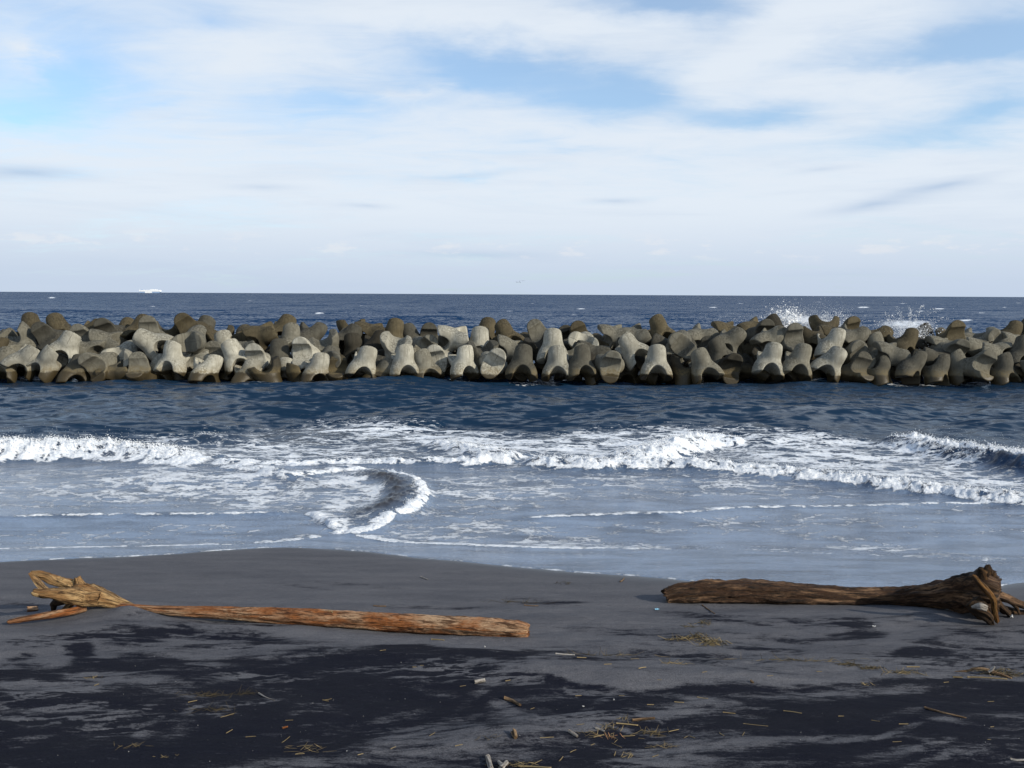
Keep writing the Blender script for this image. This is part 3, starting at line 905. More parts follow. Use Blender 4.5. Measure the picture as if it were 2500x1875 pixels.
def bar_sdf(x, y, z):
    """half-round bar bent into an arch that opens downwards"""
    z = z / ZS
    rho = np.hypot(x, z + CEN)
    th = np.abs(np.arctan2(x, z + CEN))
    t = 1.09 - 0.22 * (th / THM) ** 2
    q = (rho - RIN) / (DEP * t)
    w = y / (WID * t)
    e = (np.sqrt(q * q + w * w + 1e-9) - 1) * 0.56 * t
    tt = np.clip(th - THM, -1.3, 1.3)
    end = rho * np.sin(tt) * math.cos(CUT) - (rho * np.cos(tt) - RIN - DEP * 0.9) * math.sin(CUT)
    return smax(e, end, 0.07), RIN - rho


def block_sdf(x, y, z):
    a, ca = bar_sdf(x, y, z)
    b, cb = bar_sdf(y, x, -z)
    d = smin(a, b, 0.20)
    return smax(smax(d, ca, 0.04), cb, 0.04)


def surface_net(fn, lo, hi, n):
    g = np.linspace(lo, hi, n)
    X, Y, Z = np.meshgrid(g, g, g, indexing='ij')
    V = fn(X, Y, Z)
    ins = V < 0
    h = g[1] - g[0]
    c = [ins[i:n - 1 + i, j:n - 1 + j, k:n - 1 + k] for i in (0, 1) for j in (0, 1) for k in (0, 1)]
    cnt = sum(q.astype(int) for q in c)
    act = (cnt > 0) & (cnt < 8)
    ind = -np.ones(act.shape, int)
    ijk = np.argwhere(act)
    ind[act] = np.arange(len(ijk))
    P = np.array(g[0] + (ijk + 0.5) * h)
    for _ in range(6):                            # pull the net on to the surface
        e = 1e-3
        f0 = fn(P[:, 0], P[:, 1], P[:, 2])
        gr = np.stack([(fn(P[:, 0] + e, P[:, 1], P[:, 2]) - f0) / e, (fn(P[:, 0], P[:, 1] + e, P[:, 2]) - f0) / e,
                       (fn(P[:, 0], P[:, 1], P[:, 2] + e) - f0) / e], -1)
        st_ = (f0 / (np.sum(gr * gr, -1) + 1e-6))[:, None] * gr
        P -= np.clip(st_, -0.4 * h, 0.4 * h)
    quads = []
    for ax in range(3):
        sl_a = [slice(1, n - 1)] * 3
        sl_a[ax] = slice(0, n - 1)
        a = ins[tuple(sl_a)]
        sl_b = list(sl_a)
        sl_b[ax] = slice(1, n)
        b = ins[tuple(sl_b)]
        ed = np.argwhere(a != b)
        if not len(ed):
            continue
        flip = a[tuple(ed.T)]
        base = ed + 1
        base[:, ax] -= 1
        o1, o2 = [k for k in range(3) if k != ax]
        q = []
        for (s1, s2) in ((0, 0), (1, 0), (1, 1), (0, 1)):
            p = base.copy()
            p[:, o1] -= s1
            p[:, o2] -= s2
            q.append(ind[tuple(p.T)])
        q = np.stack(q, -1)
        if ax == 1:
            flip = ~flip
        q[~flip] = q[~flip][:, ::-1]
        quads.append(q)
    return P, np.concatenate(quads)


bv, bf = surface_net(block_sdf, -1.42, 1.42, 62)
proto = mesh_obj('concrete_block', bv, bf[:, ::-1].copy(), M_conc)
BLOCK_ME = proto.data
bpy.data.objects.remove(proto)


def rotm(ax, a):
    return np.array(Matrix.Rotation(math.radians(a), 3, ax))


BASE = {'A': np.eye(3),
        'T': np.array([[1, 0, 0], [0, 0, -1], [0, 1, 0]], float),      # columns X right, Y up, Z to the viewer
        'S': np.array([[0, 1, 0], [-1, 0, 0], [0, 0, 1]], float)}
TONE = {'p': (1.28, 1.28, 1.25), 'g': (0.58, 0.57, 0.53), 'd': (0.27, 0.265, 0.245), 'b': (0.31, 0.265, 0.18), 'k': (0.13, 0.12, 0.10)}  # grading also puts sunlit and shaded contrast of the pile into colour
DEPTH = {0: 46.6, 1: 47.6, 2: 48.9, 3: 50.4, 4: 51.6}
# photo x, y of the centre, pose, roll, tilt to the viewer, yaw, depth row, tone
BL = [
    # left end, waterline row
    (8, 897, 'A', 5, -10, 20, 0, 'g'), (62, 880, 'A', 32, 10, 30, 0, 'p'), (118, 888, 'A', 42, 15, -20, 0, 'p'), (188, 908, 'A', 4, 10, 40, 0, 'd'),
    (240, 893, 'T', -22, 5, 10, 0, 'g'), (290, 916, 'A', 60, 5, 30, 0, 'd'), (342, 912, 'T', 6, -42, 12, 0, 'g'), (388, 910, 'A', 3, 4, 30, 0, 'p'),
    (425, 880, 'A', 12, 6, -14, 0, 'p'), (503, 908, 'A', 4, 6, 60, 0, 'p'), (509, 932, 'A', 70, 10, 20, 0, 'k'), (22, 862, 'A', 95, 20, 20, 1, 'g'),
    (5, 838, 'A', 60, 0, 50, 2, 'g'), (60, 826, 'S', -42, 30, 0, 2, 'g'), (84, 800, 'A', -24, -10, 10, 3, 'b'), (122, 822, 'T', -12, -20, 20, 2, 'd'),
    (150, 800, 'A', -36, 0, 20, 3, 'b'), (222, 806, 'A', 22, 0, 40, 3, 'b'), (268, 806, 'T', 12, -10, 30, 3, 'd'), (306, 812, 'A', 10, -20, 0, 3, 'b'),
    (162, 846, 'A', 22, 10, 20, 1, 'p'), (210, 828, 'T', -22, -18, -10, 2, 'g'), (262, 832, 'A', 92, 0, 30, 2, 'g'), (212, 858, 'A', -78, 10, 20, 1, 'g'),
    (302, 868, 'T', 82, 8, -14, 1, 'p'), (155, 876, 'S', 20, 20, 30, 1, 'k'),
    # second stretch
    (372, 836, 'A', -62, 14, 20, 1, 'p'), (338, 802, 'A', 8, -10, 30, 3, 'b'), (366, 812, 'T', 25, -30, 30, 2, 'g'), (408, 806, 'S', 0, 0, 20, 3, 'b'),
    (466, 796, 'T', -4, -20, 30, 3, 'b'), (494, 804, 'A', 12, -4, 20, 3, 'd'), (474, 830, 'T', 86, 6, 4, 1, 'g'), (538, 820, 'S', 4, 30, 10, 3, 'b'),
    (482, 868, 'A', 88, 6, -10, 1, 'p'), (524, 880, 'T', 0, -38, 0, 1, 'g'), (550, 846, 'A', -22, 10, 30, 2, 'p'), (576, 868, 'A', -30, 22, 20, 1, 'p'),
    (600, 822, 'T', 96, -6, 30, 2, 'b'), (604, 852, 'A', 62, 10, 10, 2, 'g'), (440, 905, 'S', 10, 10, 30, 1, 'd'),
    # third stretch
    (628, 882, 'T', 4, -12, 6, 0, 'p'), (602, 922, 'A', -2, 6, 50, 0, 'p'), (684, 872, 'A', -8, 2, 12, 1, 'd'), (742, 858, 'T', -12, -4, -12, 1, 'p'),
    (687, 800, 'A', 14, -6, 30, 3, 'b'), (717, 810, 'T', -14, -20, 30, 3, 'b'), (756, 812, 'A', 16, 0, 60, 3, 'd'), (640, 814, 'A', 64, 0, 20, 2, 'b'),
    (708, 830, 'A', -16, 0, 40, 2, 'g'), (800, 842, 'S', -18, 34, 10, 2, 'g'), (806, 878, 'T', 84, 6, 8, 1, 'g'), (697, 920, 'A', 2, 4, 10, 0, 'p'),
    (773, 908, 'A', -4, 6, 40, 0, 'p'), (824, 918, 'T', 10, -50, 10, 0, 'b'), (888, 890, 'A', 8, 8, 24, 0, 'p'), (846, 820, 'A', 30, 0, 20, 3, 'd'),
    (860, 800, 'S', -8, -10, 30, 4, 'b'), (906, 806, 'A', 80, 0, 10, 3, 'b'), (868, 850, 'A', -10, 10, 0, 2, 'k'), (657, 918, 'S', -20, 10, 20, 0, 'k'),
    (732, 925, 'S', 10, 0, 50, 0, 'b'), (585, 905, 'A', 20, 10, 30, 1, 'k'),
    # fourth stretch
    (958, 812, 'A', 4, 0, 20, 3, 'b'), (1008, 824, 'A', -34, 0, 20, 3, 'd'), (966, 846, 'S', 12, 46, 0, 1, 'p'), (915, 842, 'A', 6, 6, 40, 2, 'k'),
    (1046, 820, 'T', 30, -20, 30, 3, 'd'), (1108, 820, 'A', 82, 8, 20, 2, 'p'), (986, 888, 'A', -12, 10, 30, 0, 'p'), (934, 918, 'A', 34, 4, 0, 0, 'g'),
    (1036, 900, 'A', -28, 12, 30, 0, 'g'), (1068, 876, 'T', -26, -4, -16, 1, 'p'), (1130, 890, 'A', -14, 12, 40, 0, 'p'), (1170, 836, 'A', 4, 6, 0, 2, 'p'),
    (1176, 866, 'S', 6, 20, 20, 1, 'd'), (1036, 845, 'T', 60, -10, 20, 2, 'g'), (1090, 848, 'A', -20, 16, 30, 2, 'd'), (1182, 806, 'A', 6, -6, 20, 4, 'b'),
    (1204, 888, 'T', 16, -6, -14, 0, 'p'), (1000, 905, 'S', 0, 0, 0, 1, 'k'), (910, 880, 'A', 86, 0, 20, 1, 'd'),
    # fifth stretch
    (1238, 816, 'A', -40, 0, 30, 3, 'b'), (1246, 850, 'A', 96, 4, 20, 2, 'g'), (1274, 890, 'A', 3, 0, 6, 0, 'd'), (1318, 812, 'T', -14, -26, 20, 3, 'g'),
    (1350, 846, 'A', 2, 4, -6, 1, 'p'), (1361, 892, 'A', 0, 4, -4, 0, 'p'), (1382, 822, 'T', 24, -10, 40, 3, 'd'), (1416, 816, 'T', 6, -20, 30, 3, 'b'),
    (1424, 834, 'T', -20, -14, 50, 2, 'p'), (1410, 856, 'S', 0, 20, 10, 2, 'd'), (1446, 866, 'A', 92, 0, -20, 1, 'd'), (1416, 890, 'A', -12, 6, 30, 0, 'd'),
    (1489, 892, 'T', 12, 2, 4, 0, 'g'), (1496, 812, 'A', 80, 0, 20, 3, 'g'), (1391, 872, 'A', 10, 10, 60, 1, 'g'), (1318, 848, 'S', -6, 20, 20, 2, 'k'),
    (1452, 905, 'A', -40, 0, 20, 1, 'k'),
    # sixth stretch
    (1546, 814, 'A', 66, 8, 20, 3, 'g'), (1542, 852, 'A', -44, 14, 20, 1, 'p'), (1601, 890, 'A', 2, 3, 0, 0, 'p'), (1642, 888, 'T', 2, -16, 6, 1, 'g'),
    (1622, 846, 'A', -70, 0, 30, 2, 'd'), (1660, 838, 'T', -36, 0, 14, 1, 'g'), (1612, 804, 'A', -30, 0, 20, 3, 'b'), (1706, 816, 'A', 56, 8, 30, 3, 'g'),
    (1716, 898, 'A', -24, 2, 8, 0, 'g'), (1752, 862, 'A', -30, 16, 20, 1, 'd'), (1776, 830, 'A', 40, 10, 10, 2, 'g'), (1772, 800, 'A', 80, 0, 20, 4, 'b'),
    (1670, 905, 'S', 10, 0, 0, 1, 'k'), (1780, 895, 'T', 30, 0, 20, 1, 'k'),
    # seventh stretch
    (1840, 794, 'A', 60, 0, 20, 4, 'b'), (1860, 808, 'T', 40, -10, 40, 3, 'd'), (1892, 798, 'A', -30, 0, 20, 4, 'k'), (1876, 826, 'A', 44, 8, 10, 2, 'g'),
    (1877, 884, 'A', 12, 4, 4, 0, 'p'), (1934, 826, 'T', 3, -16, 10, 2, 'g'), (1946, 886, 'A', 14, 6, 6, 0, 'g'), (1986, 826, 'S', -20, -40, 30, 2, 'b'),
    (2013, 792, 'A', 8, 0, 80, 4, 'b'), (2030, 816, 'A', 86, 6, 20, 3, 'b'), (2074, 804, 'T', 26, -16, 40, 3, 'b'), (2026, 842, 'A', 12, 8, 20, 1, 'p'),
    (2024, 890, 'A', 36, 14, -10, 0, 'p'), (2074, 822, 'A', 44, 6, 30, 2, 'g'), (2092, 860, 'T', -46, 2, -8, 1, 'g'), (2092, 908, 'T', 30, -34, 20, 0, 'd'),
    (2132, 820, 'A', 44, 0, 20, 3, 'b'), (2134, 850, 'A', -20, 8, 20, 2, 'g'), (2142, 914, 'A', -14, 6, 60, 0, 'd'), (1915, 860, 'T', 40, 0, 0, 2, 'k'),
    # right end
    (2170, 892, 'S', -30, 20, 10, 1, 'd'), (2168, 864, 'A', 84, 4, 20, 1, 'g'), (2204, 838, 'A', 12, 0, 30, 2, 'b'), (2218, 898, 'A', 14, 8, 40, 0, 'd'),
    (2258, 820, 'A', -24, 0, 20, 4, 'k'), (2248, 844, 'A', 76, 0, 20, 2, 'k'), (2282, 910, 'A', 0, 4, 44, 0, 'd'), (2270, 876, 'A', -70, 10, 10, 1, 'd'),
    (2328, 818, 'T', 2, -24, 8, 3, 'b'), (2298, 846, 'A', 82, 4, 10, 2, 'g'), (2324, 860, 'T', 44, 0, 26, 1, 'g'), (2382, 846, 'A', -82, 6, 20, 2, 'g'),
    (2336, 900, 'A', -32, 10, 20, 0, 'g'), (2386, 898, 'T', 40, -20, 20, 0, 'g'), (2424, 826, 'T', -20, 0, 30, 2, 'g'), (2456, 815, 'A', 20, 0, 20, 3, 'b'),
    (2470, 838, 'A', 88, 4, 20, 2, 'g'), (2424, 864, 'A', -80, 0, 20, 1, 'g'), (2452, 866, 'A', -20, 4, 10, 2, 'g'), (2444, 910, 'A', -16, 4, 30, 0, 'd'),
    (2486, 914, 'A', 70, 0, 20, 0, 'k'), (2486, 862, 'A', 4, 4, 10, 1, 'd'), (2458, 890, 'T', 20, -10, 20, 1, 'k'), (2368, 826, 'A', 60, 0, 20, 3, 'g'),
    (2496, 824, 'A', 10, 0, 20, 3, 'k')]
r2 = random.Random(5)
CORE = []
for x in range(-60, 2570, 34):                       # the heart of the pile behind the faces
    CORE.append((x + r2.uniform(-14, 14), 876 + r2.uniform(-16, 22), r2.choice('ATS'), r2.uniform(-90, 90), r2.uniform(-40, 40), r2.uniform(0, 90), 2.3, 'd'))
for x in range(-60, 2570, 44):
    CORE.append((x + r2.uniform(-16, 16), 902 + r2.uniform(-10, 10), r2.choice('ATS'), r2.uniform(-90, 90), r2.uniform(-40, 40), r2.uniform(0, 90), 2.0, 'k'))  # near-black tone paints in the shade inside the pile
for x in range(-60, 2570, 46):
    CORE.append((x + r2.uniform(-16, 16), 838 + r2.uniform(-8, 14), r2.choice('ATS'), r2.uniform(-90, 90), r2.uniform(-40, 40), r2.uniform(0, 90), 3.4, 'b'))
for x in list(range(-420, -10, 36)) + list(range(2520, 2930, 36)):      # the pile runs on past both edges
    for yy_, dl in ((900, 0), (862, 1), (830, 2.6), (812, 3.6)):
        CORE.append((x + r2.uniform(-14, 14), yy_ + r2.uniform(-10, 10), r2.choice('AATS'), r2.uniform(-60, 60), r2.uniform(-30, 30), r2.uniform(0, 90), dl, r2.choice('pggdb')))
UNSEEN = {46, 155, 158, 159, 160, 161, 162, 164, 165, 166, 167, 168, 169, 171, 173, 174, 175, 176, 177, 178, 180, 181, 182, 184, 186, 187, 188, 189, 190, 191, 192, 193, 194, 195, 197, 198, 199, 200, 201, 202, 204, 206, 207, 208, 210, 215, 216, 217, 218, 219, 220, 221, 222, 223, 224, 225, 226, 227, 228, 229, 230, 231, 232, 233, 234, 235, 236, 237, 240, 242, 244, 245, 247, 248, 249, 251, 253, 254, 255, 256, 258, 259, 260, 261, 263, 271, 285, 286, 287, 288, 290, 292, 293, 294, 295, 296, 297, 299, 300, 301, 302, 303, 304, 305, 306, 307, 308, 309, 310, 311, 312, 313, 314, 317, 318, 319, 320, 321, 322, 326, 327, 328, 331, 333, 334, 335, 338, 339, 340, 341, 342, 343, 344, 345, 346, 348, 349, 350, 351, 352, 353, 354, 355, 356, 357, 358, 359, 360, 361, 362, 363, 364, 365, 366, 367, 368, 369, 370, 371, 372, 373, 374, 375, 376, 377, 378, 379, 380, 381, 383, 384, 419, 421, 422, 423, 424, 425, 426, 427, 428, 429, 430, 431, 432, 433, 434, 435, 436, 437, 438, 439, 440, 441, 442, 443, 444, 445, 446, 447, 448, 449}
DK = sorted(DEPTH)
blocks = []
for i, (bx_, by_, pose, roll, tilt, yaw, row, tn) in enumerate(BL + CORE):
    if i in UNSEEN:
        continue
    Y = float(np.interp(row, DK, [DEPTH[k] for k in DK]))
    p = at_depth(bx_, by_ + 3.5 * min(row, 4), Y)
    if pose == 'A':
        tilt -= 32 if abs(roll) < 60 else 12
    R = rotm('Y', roll) @ rotm('X', tilt) @ BASE[pose] @ rotm('Z', yaw)
    blocks.append([i, p, R, tn, bx_, by_, pose, roll, row])
# ease neighbours apart along the line of sight, which keeps each where the photograph shows it
cen = np.array([b[1] for b in blocks])
for _ in range(30):
    dv = cen[:, None] - cen[None]
    dd = np.linalg.norm(dv, axis=-1) + np.eye(len(cen)) * 9
    push = np.clip(1.30 - dd, 0, None)
    sgn = np.sign(dv[:, :, 1] + 1e-6)
    mv = (push * sgn).sum(1) * 0.10
    ny = np.clip(cen[:, 1] + mv, 46.2, 55)
    dirs = (cen - CAM) / cen[:, 1:2]
    cen = CAM + dirs * ny[:, None]
ROWN = ['waterline row', 'second tier', 'upper tier', 'crest', 'crest']
ORD = ('first second third fourth fifth sixth seventh eighth ninth tenth eleventh twelfth thirteenth fourteenth fifteenth sixteenth seventeenth '
       'eighteenth nineteenth twentieth').split() + ['twenty-' + q for q in 'first second third fourth fifth sixth seventh eighth ninth'.split()] + \
    ['thirtieth'] + ['thirty-' + q for q in 'first second third fourth fifth sixth seventh eighth ninth'.split()] + ['fortieth'] + \
    ['forty-' + q for q in 'first second third fourth fifth sixth seventh eighth ninth'.split()] + ['fiftieth'] + ['fifty-' + q for q in 'first second third fourth fifth sixth seventh eighth ninth'.split()]
TONEW = {'p': 'pale grey', 'g': 'grey', 'd': 'dark grey', 'b': 'brown stained', 'k': 'shade-toned dark'}
LANDMARKS = []


def pose_words(pose, roll, seed):
    if pose == 'T':
        return 'showing its hollow face'
    if pose == 'S':
        return 'opening upward'
    if abs(roll) < 16:
        return 'standing upright'
    if abs(roll) < 55:
        return 'leaning right' if roll > 0 else 'leaning left'
    return 'lying on its side'


tiers = {}
for k, b in enumerate(blocks):
    b[1] = cen[k]
    if b[0] >= len(BL):
        t = 'deep gap' if b[8] in (2.0, 2.3, 3.4) else 'side'
    else:
        t = ROWN[int(round(min(4, b[8])))]
    tiers.setdefault(t, []).append(b)
GROUP = 'concrete wave-breaking blocks of the breakwater'
for t, bs in tiers.items():
    bs.sort(key=lambda q: q[4])
    half = len([q for q in bs if q[4] < 1250])
    for k, (i, p, R, tn, bx_, by_, pose, roll, row) in enumerate(bs):
        o = bpy.data.objects.new('concrete_block', BLOCK_ME)
        M4 = Matrix([list(R[0]) + [p[0]], list(R[1]) + [p[1]], list(R[2]) + [p[2]], [0, 0, 0, 1]])
        o.matrix_world = M4 @ Matrix.Scale(0.93, 4)
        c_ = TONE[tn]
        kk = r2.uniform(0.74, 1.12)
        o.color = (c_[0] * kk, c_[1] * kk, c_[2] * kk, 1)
        COL.objects.link(o)
        if t == 'side':
            lab = '%s block of the pile counted outward past the %s edge of the photo' % ((ORD[half - 1 - k], 'left') if bx_ < 1250 else (ORD[k - half], 'right'))
        elif t == 'deep gap':
            lab = 'block deep in the shaded gaps, %s there from the %s end' % (
                (ORD[k], 'left') if k < len(ORD) else (ORD[min(len(bs) - 1 - k, len(ORD) - 1)], 'right'))
        elif k < half:
            lab = '%s block %s, %s from left in the %s' % (TONEW[tn], pose_words(pose, roll, i), ORD[k], t)
        else:
            lab = '%s block %s, %s from right in the %s' % (TONEW[tn], pose_words(pose, roll, i), ORD[len(bs) - 1 - k], t)
        tag(o, lab, 'concrete block', GROUP)

# ------------------------------------------------------------------ spray over the breakwater
def spray(px, py, Y, sx, sz, n, rad, seed, power=1.0, lean=0.0):
    g = np.random.default_rng(seed)
    c = at_depth(px, py, Y)
    h = np.abs(g.normal(size=n)) ** power * sz
    spread = 0.35 + 0.65 * np.clip(h / sz, 0, 1.5)
    x = g.normal(size=n) * sx * spread + lean * h
    y = g.normal(size=n) * 0.5
    P = np.stack([c[0] + x, c[1] + y, c[2] + h], -1)
    r = rad * np.exp(g.normal(size=n) * 0.45) * (0.6 + 0.5 * np.exp(-h / sz))
    return P, r


def merge(*sets):
    return np.concatenate([s_[0] for s_ in sets]), np.concatenate([s_[1] for s_ in sets])


def jets(px, py, Y, n_j, seed, vmin, vmax, ang, rad, per=60):
    """strings of drops thrown out of one point"""
    g = np.random.default_rng(seed)
    c = at_depth(px, py, Y)
    P, R_ = [], []
    for _ in range(n_j):
        a = g.normal(0, ang)
        v = g.uniform(vmin, vmax)
        t = g.uniform(0.15, 0.75, per)
        x = v * math.sin(a) * t
        z = v * math.cos(a) * t - 4.9 * t * t
        q = np.stack([c[0] + x, c[1] + g.normal(0, 0.4) + x * 0, c[2] + z], -1) + g.normal(size=(per, 3)) * 0.05
        P.append(q)
        R_.append(rad * np.exp(g.normal(size=per) * 0.5))
    return np.concatenate(P), np.concatenate(R_)


P, R_ = merge(spray(1912, 822, 53.2, 0.34, 0.62, 5000, 0.060, 1), spray(1915, 818, 53.2, 0.5, 0.75, 16000, 0.013, 21), spray(1945, 822, 53.4, 1.0, 0.75, 9000, 0.012, 2),
              spray(2010, 815, 53.6, 0.9, 0.85, 7000, 0.011, 3), jets(1925, 822, 53.2, 110, 4, 3.0, 5.4, 0.5, 0.007, 60),
              jets(2030, 818, 53.4, 90, 5, 3.2, 5.5, 0.45, 0.009, 50), spray(1800, 800, 54, 1.6, 0.7, 1200, 0.008, 6, 1.2))
tag(drops('spray', P, R_), 'tall white burst of spray behind the dark pointed block', 'sea spray', kind='stuff')
P, R_ = merge(spray(2200, 842, 50.6, 0.7, 0.8, 3500, 0.014, 11, 1.0, 0.1), jets(2215, 855, 50.4, 90, 12, 4.0, 7.5, 0.38, 0.012, 34),
              spray(2232, 846, 50.2, 0.30, 0.40, 3500, 0.022, 13, 1.0, 0.2), spray(2215, 868, 50.0, 0.35, 0.5, 900, 0.026, 14))
tag(drops('spray', P, R_), 'thinner spray splashing up right of the tall burst', 'sea spray', kind='stuff')

# ------------------------------------------------------------------ ship on the horizon
def box_into(bm_v, bm_f, x0, x1, y0, y1, z0, z1, taper0=0.0, taper1=0.0):
    n = len(bm_v)
    for z, (ta, tb) in ((z0, (taper0, taper1)), (z1, (0, 0))):
        bm_v += [(x0 + ta, y0, z), (x1 - tb, y0, z), (x1 - tb, y1, z), (x0 + ta, y1, z)]
    bm_f += [(n, n + 1, n + 2, n + 3)[::-1], (n + 4, n + 5, n + 6, n + 7)] + [(n + i, n + (i + 1) % 4, n + 4 + (i + 1) % 4, n + 4 + i) for i in range(4)]


def boxes(name, lst, mat, parent):
    v_, f_ = [], []
    for b in lst:
        box_into(v_, f_, *b)
    return mesh_obj(name, v_, f_, mat, parent, smooth=False)


SY = 7200.0
c = at_depth(367, 712.5, SY)
ship = bpy.data.objects.new('car_carrier_ship', None)
COL.objects.link(ship)
ship.location = (c[0], SY, 0)
tag(ship, 'long white boxy cargo ship far off on the horizon at left', 'ship')
k = SY / F
L = 26 * k
boxes('hull', [(-L, L, -14, 14, -3, 12, 6, 14)], M_hull, ship)
boxes('white_side_band', [(-0.44 * L, 0.22 * L, -14.4, 14.4, 0, 12.1)], M_ship, ship)
boxes('superstructure', [(-0.98 * L, 0.98 * L, -14.2, 14.2, 12.1, 24), (-0.78 * L, 0.92 * L, -13, 13, 24, 26.5)], M_ship, ship)
boxes('bridge', [(0.04 * L, 0.66 * L, -13, 13, 26.5, 30), (0.10 * L, 0.5 * L, -8, 8, 30, 32)], M_ship, ship)
boxes('funnel', [(-0.80 * L, -0.68 * L, -4, 4, 26.5, 33)], M_hull, ship)
boxes('mast', [(-0.99 * L, -0.975 * L, -1, 1, 24, 38)], M_ship, ship)

# ------------------------------------------------------------------ birds
BD = 420.0
words = ['leftmost dark bird of the small flock over the horizon', 'second bird from the left in the small flock', 'upper of the two middle birds in the flock',
         'lowest bird of the small flock, just right of middle', 'second bird from the right in the small flock', 'rightmost bird of the small flock above the horizon']
for (bx_, by_, s_, fl), lab in zip([(1261.5, 689, 1.1, 40), (1264.5, 689.5, 1.0, 10), (1268.7, 687, 1.15, 25), (1269.8, 690, 1.2, 30), (1274.5, 685.5, 1.1, 5), (1278.7, 685.5, 1.1, 15)], words):
    e = bpy.data.objects.new('bird', None)
    COL.objects.link(e)
    e.location = at_depth(bx_, by_, BD)
    e.rotation_euler = (0, 0, math.radians(60))
    e.scale = (s_, s_, s_)
    tag(e, lab, 'bird', 'birds flying low over the horizon')
    n = 8
    prof = [(-0.26, 0.005), (-0.2, 0.04), (-0.05, 0.085), (0.1, 0.07), (0.2, 0.04), (0.26, 0.045), (0.31, 0.012)]
    vs = [(x, r * math.cos(6.283 * j / n), r * math.sin(6.283 * j / n)) for x, r in prof for j in range(n)]
    fs = [(i * n + j, i * n + (j + 1) % n, (i + 1) * n + (j + 1) % n, (i + 1) * n + j) for i in range(len(prof) - 1) for j in range(n)]
    mesh_obj('body', vs, fs, M_bird, e)
    a = math.radians(fl)
    for sg in (-1, 1):
        w = []
        for (t, ch, off) in ((0.04, 0.14, 0.0), (0.28, 0.13, 0.03), (0.55, 0.05, -0.06)):
            yv, zv = sg * t * math.cos(a), t * math.sin(a) * (1 if t < 0.4 else 0.8)
            w += [(off + ch, yv, zv + 0.012), (off - ch, yv, zv + 0.004), (off - ch, yv, zv - 0.004), (off + ch, yv, zv - 0.008)]
        fs = [(q * 4 + j, q * 4 + (j + 1) % 4, q * 4 + 4 + (j + 1) % 4, q * 4 + 4 + j) for q in range(2) for j in range(4)] + [(0, 1, 2, 3), (8, 9, 10, 11)]
        mesh_obj('wing', w, fs, M_bird, e)


